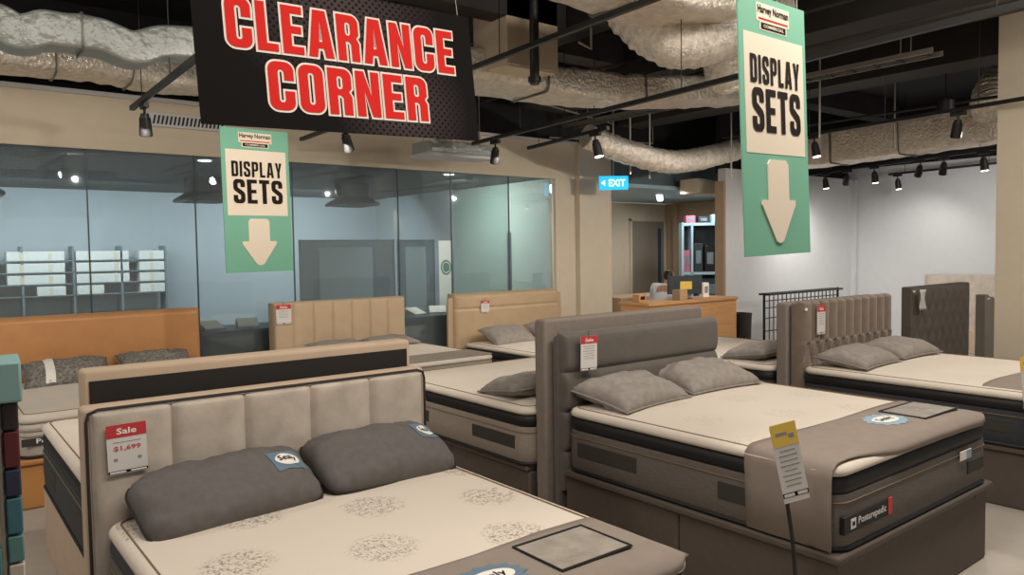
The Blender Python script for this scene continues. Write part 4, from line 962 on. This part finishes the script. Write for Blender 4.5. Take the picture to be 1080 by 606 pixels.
def screen(label, x0, x1, y, z0, z1):
    R = root('partition_screen', label, 'screen', ((x0 + x1) / 2, y, 0)); h = (x1 - x0) / 2
    bx('panel', M['screen_grey'], R, -h + .03, h - .03, -.015, .015, z0, z1 - .03)
    for a, b in ((-h, -h + .03), (h - .03, h)): bx('post', M['navy'], R, a, b, -.025, .025, 0.021, z1)
    bx('top_rail', M['navy'], R, -h, h, -.02, .02, z1 - .03, z1)
    bx('inner_pane', M['shelf_grey'], R, -h * .62, h * .5, -.020, -.014, z0 + (z1 - z0) * .30, z1 - .12)
screen('dark blue framed screen above the beige channel headboard', 4.58, 6.21, 11.0, .35, 2.02)
screen('dark blue framed screen left of the white pull up sign', 6.31, 7.02, 11.05, .2, 2.02)
ps = root('pull_up_sign', 'narrow white sign with round green logo behind the glass', 'sign', (7.16, 10.9, 0.02))
bx('base', M['navy'], ps, -.17, .17, -.10, .10, 0, .06, .01)
bx('panel', M['white_print'], ps, -.14, .14, -.008, .008, .06, 1.98)
MB().add([(.11 * math.cos(2 * PI * k / 24), -.010, 1.52 + .13 * math.sin(2 * PI * k / 24)) for k in range(24)], [tuple(range(24))]).build('round_logo', M['logo_green'], ps)
MB().grid(24, 1, lambda a, b: ((.07 + .012 * b) * math.cos(2 * PI * a), -.012, 1.52 + (.085 + .014 * b) * math.sin(2 * PI * a))).build('logo_ring', M['white_print'], ps)
def desk(label, x0, x1, y0, y1, z):
    R = root('desk', label, 'desk', ((x0 + x1) / 2, (y0 + y1) / 2, .02)); a = (x1 - x0) / 2; b = (y1 - y0) / 2
    bx('desk_top', M['navy'], R, -a, a, -b, b, z - .06, z - .02, .006); bx('modesty_panel', M['navy'], R, -a + .05, a - .05, -.01, .01, .1, z - .06)
    for sx in (-1, 1):
        for sy in (-1, 1): bx('leg', M['navy'], R, sx * (a - .05) - .025, sx * (a - .05) + .025, sy * (b - .05) - .025, sy * (b - .05) + .025, 0, z - .06)
desk('dark teal desk behind the gap between beige and tan headboards', 5.0, 6.9, 8.95, 9.75, .92)
desk('dark teal desk behind the orange and beige headboards', 2.35, 4.0, 8.95, 9.75, .92)
for x, y, r_, lb in ((5.55, 9.25, .3, 'white leaflet on the dark desk, left one'), (5.95, 9.3, -.5, 'white leaflet on the dark desk, right one'), (2.75, 9.3, .2, 'white leaflet on the desk behind the orange headboard'), (3.2, 9.35, -.2, 'white leaflet on the desk nearer the beige headboard')):
    R = root('leaflet_holder', lb, 'leaflet', (x, y, .92), r_)
    MB().add([(-.12, -.10, .02), (.12, -.10, .02), (.12, .10, .10), (-.12, .10, .10), (-.12, -.10, .016), (.12, -.10, .016), (.12, .10, .096), (-.12, .10, .096)], [(0, 1, 2, 3), (7, 6, 5, 4), (0, 4, 5, 1), (2, 6, 7, 3), (1, 5, 6, 2), (3, 7, 4, 0)]).build('sheet', M['white_print'], R)
    MB().box(-.13, .13, -.11, .11, 0, .014).box(-.13, .13, .08, .10, .014, .09).build('stand', M['steel'], R)

# ================================================================== OFFICE AND COUNTER
ct = root('service_counter', 'light wood service counter in front of the office', 'counter', (8.0, 6.7, 0))
bx('front_panel', M['wood'], ct, -.58, 1.30, -.15, -.11, 0, 1.06); bx('end_panel', M['wood'], ct, 1.26, 1.30, -.11, .35, 0, 1.06)
bx('end_panel', M['wood'], ct, -.58, -.54, -.11, .35, 0, 1.06); bx('counter_top', M['wood'], ct, -.60, 1.32, -.17, .37, 1.06, 1.10, .005)
def small_box(name, label, cat, m, x, y, z, w_, d_, h_, lid):
    R = root(name, label, cat, (x, y, z)); bx('body', M[m], R, -w_ / 2, w_ / 2, -d_ / 2, d_ / 2, 0, h_, .006); bx('front_label', M[lid], R, -w_ * .3, w_ * .3, -d_ / 2 - .003, -d_ / 2 + .001, h_ * .3, h_ * .75)
    return R
small_box('card_box', 'small brown card box at the left of the counter', 'box', 'wood', 7.58, 6.86, 1.10, .14, .12, .10, 'black_text')
small_box('carton', 'brown box below the monitor on the counter', 'box', 'wall_brown', 8.22, 6.70, 1.10, .16, .14, .14, 'wood')
small_box('leaflet_box', 'white leaflet box standing on the counter right of the monitor', 'box', 'white_print', 8.88, 6.80, 1.10, .13, .08, .21, 'grey_text')
mo = root('monitor', 'grey computer monitor seen on the wood counter before the seated person', 'monitor', (8.52, 6.86, 1.10), R_(-32))
bx('screen_shell', M['dark_file'], mo, -.25, .25, -.02, .02, .06, .32, .01); bx('stand', M['blackmetal'], mo, -.03, .03, .0, .04, .0, .12); bx('foot', M['blackmetal'], mo, -.10, .10, -.06, .08, 0, .012, .004)
bx('photo_print', M['card_yellow'], mo, -.07, .10, -.026, -.02, .13, .24)
sv = root('office_shelf', 'pale blue office shelf unit full of dark files', 'shelf', (12.0, 9.2, 0), R_(-40))
bx('back_panel', M['dark_file'], sv, -.43, .45, .14, .17, 0, 2.28)
for x in (-.43, -.25, .45): bx('upright', M['office_blue'], sv, x - .02, x + .02, -.17, .14, 0, 2.30)
for z in (.1, .75, 1.30, 2.24): bx('shelf_board', M['office_blue'], sv, -.43, .45, -.17, .14, z, z + .05)
items = [(-.34, 1.35, .12, .42, 'pink', 'pink folder on the office shelf'), (-.12, 1.35, .16, .55, 'dark_file', 'dark leaning folder on the office shelf'), (.10, 1.35, .20, .5, 'blackmetal', 'black file box on the office shelf'), (.32, 1.35, .16, .28, 'office_blue', 'pale blue box on the office shelf'), (.08, .80, .5, .42, 'navy', 'dark teal crate low on the office shelf'), (-.27, 2.29, .18, .14, 'pink', 'red box on top of the office shelf'), (-.02, 2.29, .2, .12, 'dark_file', 'grey box on top of the office shelf'), (.28, 2.29, .28, .16, 'office_blue', 'pale blue box on top of the office shelf')]
ca_, sa_ = math.cos(R_(-40)), math.sin(R_(-40))
for x, z, w_, h_, m_, lb in items:
    small_box('office_box', lb, 'box', m_, 12.0 + x * ca_ + .03 * sa_, 9.2 + x * sa_ - .03 * ca_, z + .001, w_, .20, h_, 'shelf_grey').rotation_euler = (0, 0, R_(-40))
sd = root('office_desk', 'brown desk screen left of the seated person', 'desk', (9.9, 8.75, 0))
bx('desk_top', M['wall_brown'], sd, -1.0, .7, -.3, .4, .98, 1.02, .004); bx('front_screen', M['wall_brown'], sd, -1.0, .7, -.3, -.27, 0, .98); bx('end_screen', M['wall_brown'], sd, -1.0, -.97, -.27, .4, 0, .98)
ft = root('fluorescent_light', 'white strip light on the office ceiling', 'ceiling light', (11.2, 9.6, 2.76), R_(40))
bx('tube', M['tube_glow'], ft, -.75, .75, -.05, .05, 0, .02, .006); bx('housing', M['wall_white'], ft, -.8, .8, -.07, .07, .02, .038)
spf = root('ceiling_soffit', 'tan dropped ceiling box over the office opening', 'soffit', (10.55, 8.0, 2.72))
bx('soffit_face', M['wall_tan'], spf, -.35, .35, -.05, .3, 0, .24, .004); bx('vent_strip', M['office_blue'], spf, -.3, .3, -.058, -.05, .19, .22)
bn = root('waste_bin', 'small black bin beside the end of the wood counter', 'bin', (9.62, 6.72, 0))
MB().rings([[(p[0] * s, p[1] * s, z) for p in sell(.3, .26, .04, 3)] for s, z in ((.85, 0), (1, .80), (1.03, .80), (1.03, .83), (.94, .83), (.8, .1))]).build('bin_body', M['blackmetal'], bn, smooth=True, angle=40)
MB().box(-.06, .06, -.142, -.138, .4, .5).build('bin_label', M['dark_beam'], bn)
# seated person in a white shirt, head bent to the work on the desk
def skin_mesh(name, m, parent, joints, bones, sub=2):
    me = bpy.data.meshes.new(name); me.from_pydata([j[0] for j in joints], bones, []); me.materials.append(m)
    o = bpy.data.objects.new(name, me); C.objects.link(o); o.parent = parent
    sk = o.modifiers.new('skin', 'SKIN'); sk.use_smooth_shade = True
    if not me.skin_vertices:
        pass
    for v, j in zip(me.skin_vertices[0].data, joints): v.radius = (j[1], j[1] if len(j) < 3 else j[2])
    me.skin_vertices[0].data[0].use_root = True
    ss = o.modifiers.new('subdivision', 'SUBSURF'); ss.levels = sub; ss.render_levels = sub
    return o
pr = root('person', 'person in a white shirt seated behind the counter, head bent down', 'person', (8.70, 7.40, .20), R_(20))
def skin_obj(name, m, joints, bones):
    # grow the skin on a scratch object that already carries the skin layer
    me = bpy.data.meshes.new(name); bm = bmesh.new(); ly = bm.verts.layers.skin.verify()
    vs = [bm.verts.new(j[0]) for j in joints]
    for v, j in zip(vs, joints): v[ly].radius = (j[1], j[2] if len(j) > 2 else j[1])
    vs[0][ly].use_root = True
    for a, b in bones: bm.edges.new((vs[a], vs[b]))
    bm.to_mesh(me); bm.free(); me.materials.append(m)
    o = bpy.data.objects.new(name, me); C.objects.link(o); o.parent = pr
    sk = o.modifiers.new('skin', 'SKIN'); sk.use_smooth_shade = True
    ss = o.modifiers.new('subdivision', 'SUBSURF'); ss.levels = 2; ss.render_levels = 2
    return o
J = [((0, 0, .52), .13, .10), ((.03, 0, .72), .13, .095), ((.10, 0, .95), .15, .10), ((.17, 0, 1.08), .055), ((.22, 0, 1.15), .05), ((.26, 0, 1.20), .085, .075), ((.31, 0, 1.25), .08, .07),
     ((.12, -.18, 1.02), .055), ((.22, -.24, .80), .045), ((.42, -.14, .90), .032), ((.49, -.11, .91), .026), ((.12, .18, 1.02), .055), ((.22, .24, .80), .045), ((.42, .14, .90), .032), ((.49, .11, .91), .026),
     ((.02, -.10, .48), .09), ((.42, -.13, .48), .06), ((.44, -.13, .08), .04), ((.55, -.13, .05), .035), ((.02, .10, .48), .09), ((.42, .13, .48), .06), ((.44, .13, .08), .04), ((.55, .13, .05), .035)]
B = [(0, 1), (1, 2), (2, 3), (3, 4), (4, 5), (5, 6), (2, 7), (7, 8), (8, 9), (9, 10), (2, 11), (11, 12), (12, 13), (13, 14), (0, 15), (15, 16), (16, 17), (17, 18), (0, 19), (19, 20), (20, 21), (21, 22)]
for hx, hy in ((.49, -.11), (.49, .11)):
    h0 = 10 if hy < 0 else 14
    for k in range(5):
        i = len(J); oy = (k - 2) * .017 * (1 if hy > 0 else -1); ln = (.045, .06, .065, .06, .045)[k]
        J.append(((hx + .03, hy + oy, .91), .009)); J.append(((hx + .03 + ln, hy + oy * 1.15, .895), .007)); B += [(h0, i), (i, i + 1)]
skin_obj('body', M['skin'], J, B)
SJ = [((0, 0, .52), .165, .135), ((.03, 0, .72), .17, .14), ((.10, 0, .95), .185, .14), ((.15, 0, 1.06), .075), ((.12, -.18, 1.02), .088), ((.22, -.24, .80), .072), ((.40, -.15, .89), .052), ((.12, .18, 1.02), .088), ((.22, .24, .80), .072), ((.40, .15, .89), .052)]
skin_obj('shirt', M['shirt'], SJ, [(0, 1), (1, 2), (2, 3), (2, 4), (4, 5), (5, 6), (2, 7), (7, 8), (8, 9)])
skin_obj('hair', M['hair'], [((.255, 0, 1.255), .085, .088), ((.20, 0, 1.20), .075, .075), ((.17, 0, 1.12), .05, .06)], [(0, 1), (1, 2)])
MB().tube([(.345, -.02, 1.205), (.375, 0, 1.195), (.345, .02, 1.205)], .012, 8).build('nose', M['skin'], pr, smooth=True)
oc = root('office_stool', 'dark office stool under the seated person', 'chair', (8.70, 7.40, .0), R_(20))
MB().rings([[(p[0], p[1], z) for p in sell(.42 - i_, .42 - i_, .08, 4)] for z, i_ in ((.53, .06), (.55, 0), (.59, 0), (.60, .04))]).build('seat', M['blackmetal'], oc, smooth=True, angle=40)
MB().cyl((0, 0, .05), (0, 0, .54), .03, n=12).build('column', M['steel'], oc); 
for k in range(5): MB().cyl((0, 0, .06), (.26 * math.cos(k * 2 * PI / 5), .26 * math.sin(k * 2 * PI / 5), .025), .02, n=8).build('foot', M['blackmetal'], oc)

# wire display rack in front of the white wall
wr = root('wire_rack', 'black wire display rack before the white wall', 'rack', (11.4, 6.75, 0))
mb = MB()
for k in range(19): mb.cyl((-1.08 + k * .12, 0, .1), (-1.08 + k * .12, 0, 1.06), .008, n=6)
for z in (.1, .3, .5, .7, .86, .97, 1.06): mb.cyl((-1.1, 0, z), (1.1, 0, z), .009, n=6)
mb.build('grid', M['blackmetal'], wr)
for x in (-1.1, 1.1):
    MB().cyl((x, 0, 0), (x, 0, 1.10), .02, n=8).build('post', M['blackmetal'], wr); MB().cyl((x, -.2, .02), (x, .2, .02), .018, n=8).build('foot', M['blackmetal'], wr)
bx('top_tray', M['dark_beam'], wr, -1.1, 1.1, -.10, .10, 1.06, 1.09, .004)

# fabric sample tower at the left edge
st = root('sample_tower', 'fabric sample tower of coloured swatches at the left edge', 'sample stand', (.016, 2.42, 0), R_(-4))
bx('core', M['steel'], st, -.24, .15, -.06, .06, 0, 1.43, .006); bx('base_plate', M['blackmetal'], st, -.27, .20, -.14, .14, 0, .02, .006)
bx('top_box', M['teal_sample'], st, -.28, .195, -.10, .10, 1.43, 1.535, .006)
cols_ = ['#33292a', '#5b2127', '#2c2f45', '#3b6672', '#547a78', '#b3ab9d', '#6d8a86', '#33403f', '#8aa3a0', '#423c38', '#c9c0b2', '#2c3a3c', '#96ada8', '#5f5850']
z = 1.425
for k, h in enumerate(cols_):
    hh = .10 if k % 2 else .075
    if z - hh < .1: break
    bx('swatch', mat('swatch_' + h[1:], h, .85, var=.08, vscale=40), st, .150, .185, -.075, .075, z - hh + .006, z, .004); z -= hh
z = 1.37
for k, h in enumerate(['#6f9994', '#9a8b6a', '#40736f', '#4f8a86', '#c5bda9', '#c07a3a', '#2d2a2a', '#7fa5a0']):
    if z < .3: break
    bx('front_swatch', mat('front_swatch_' + h[1:], h, .85, var=.06, vscale=40), st, -.23, .135, -.075, -.061, z - .15, z - .01, .003); z -= .155
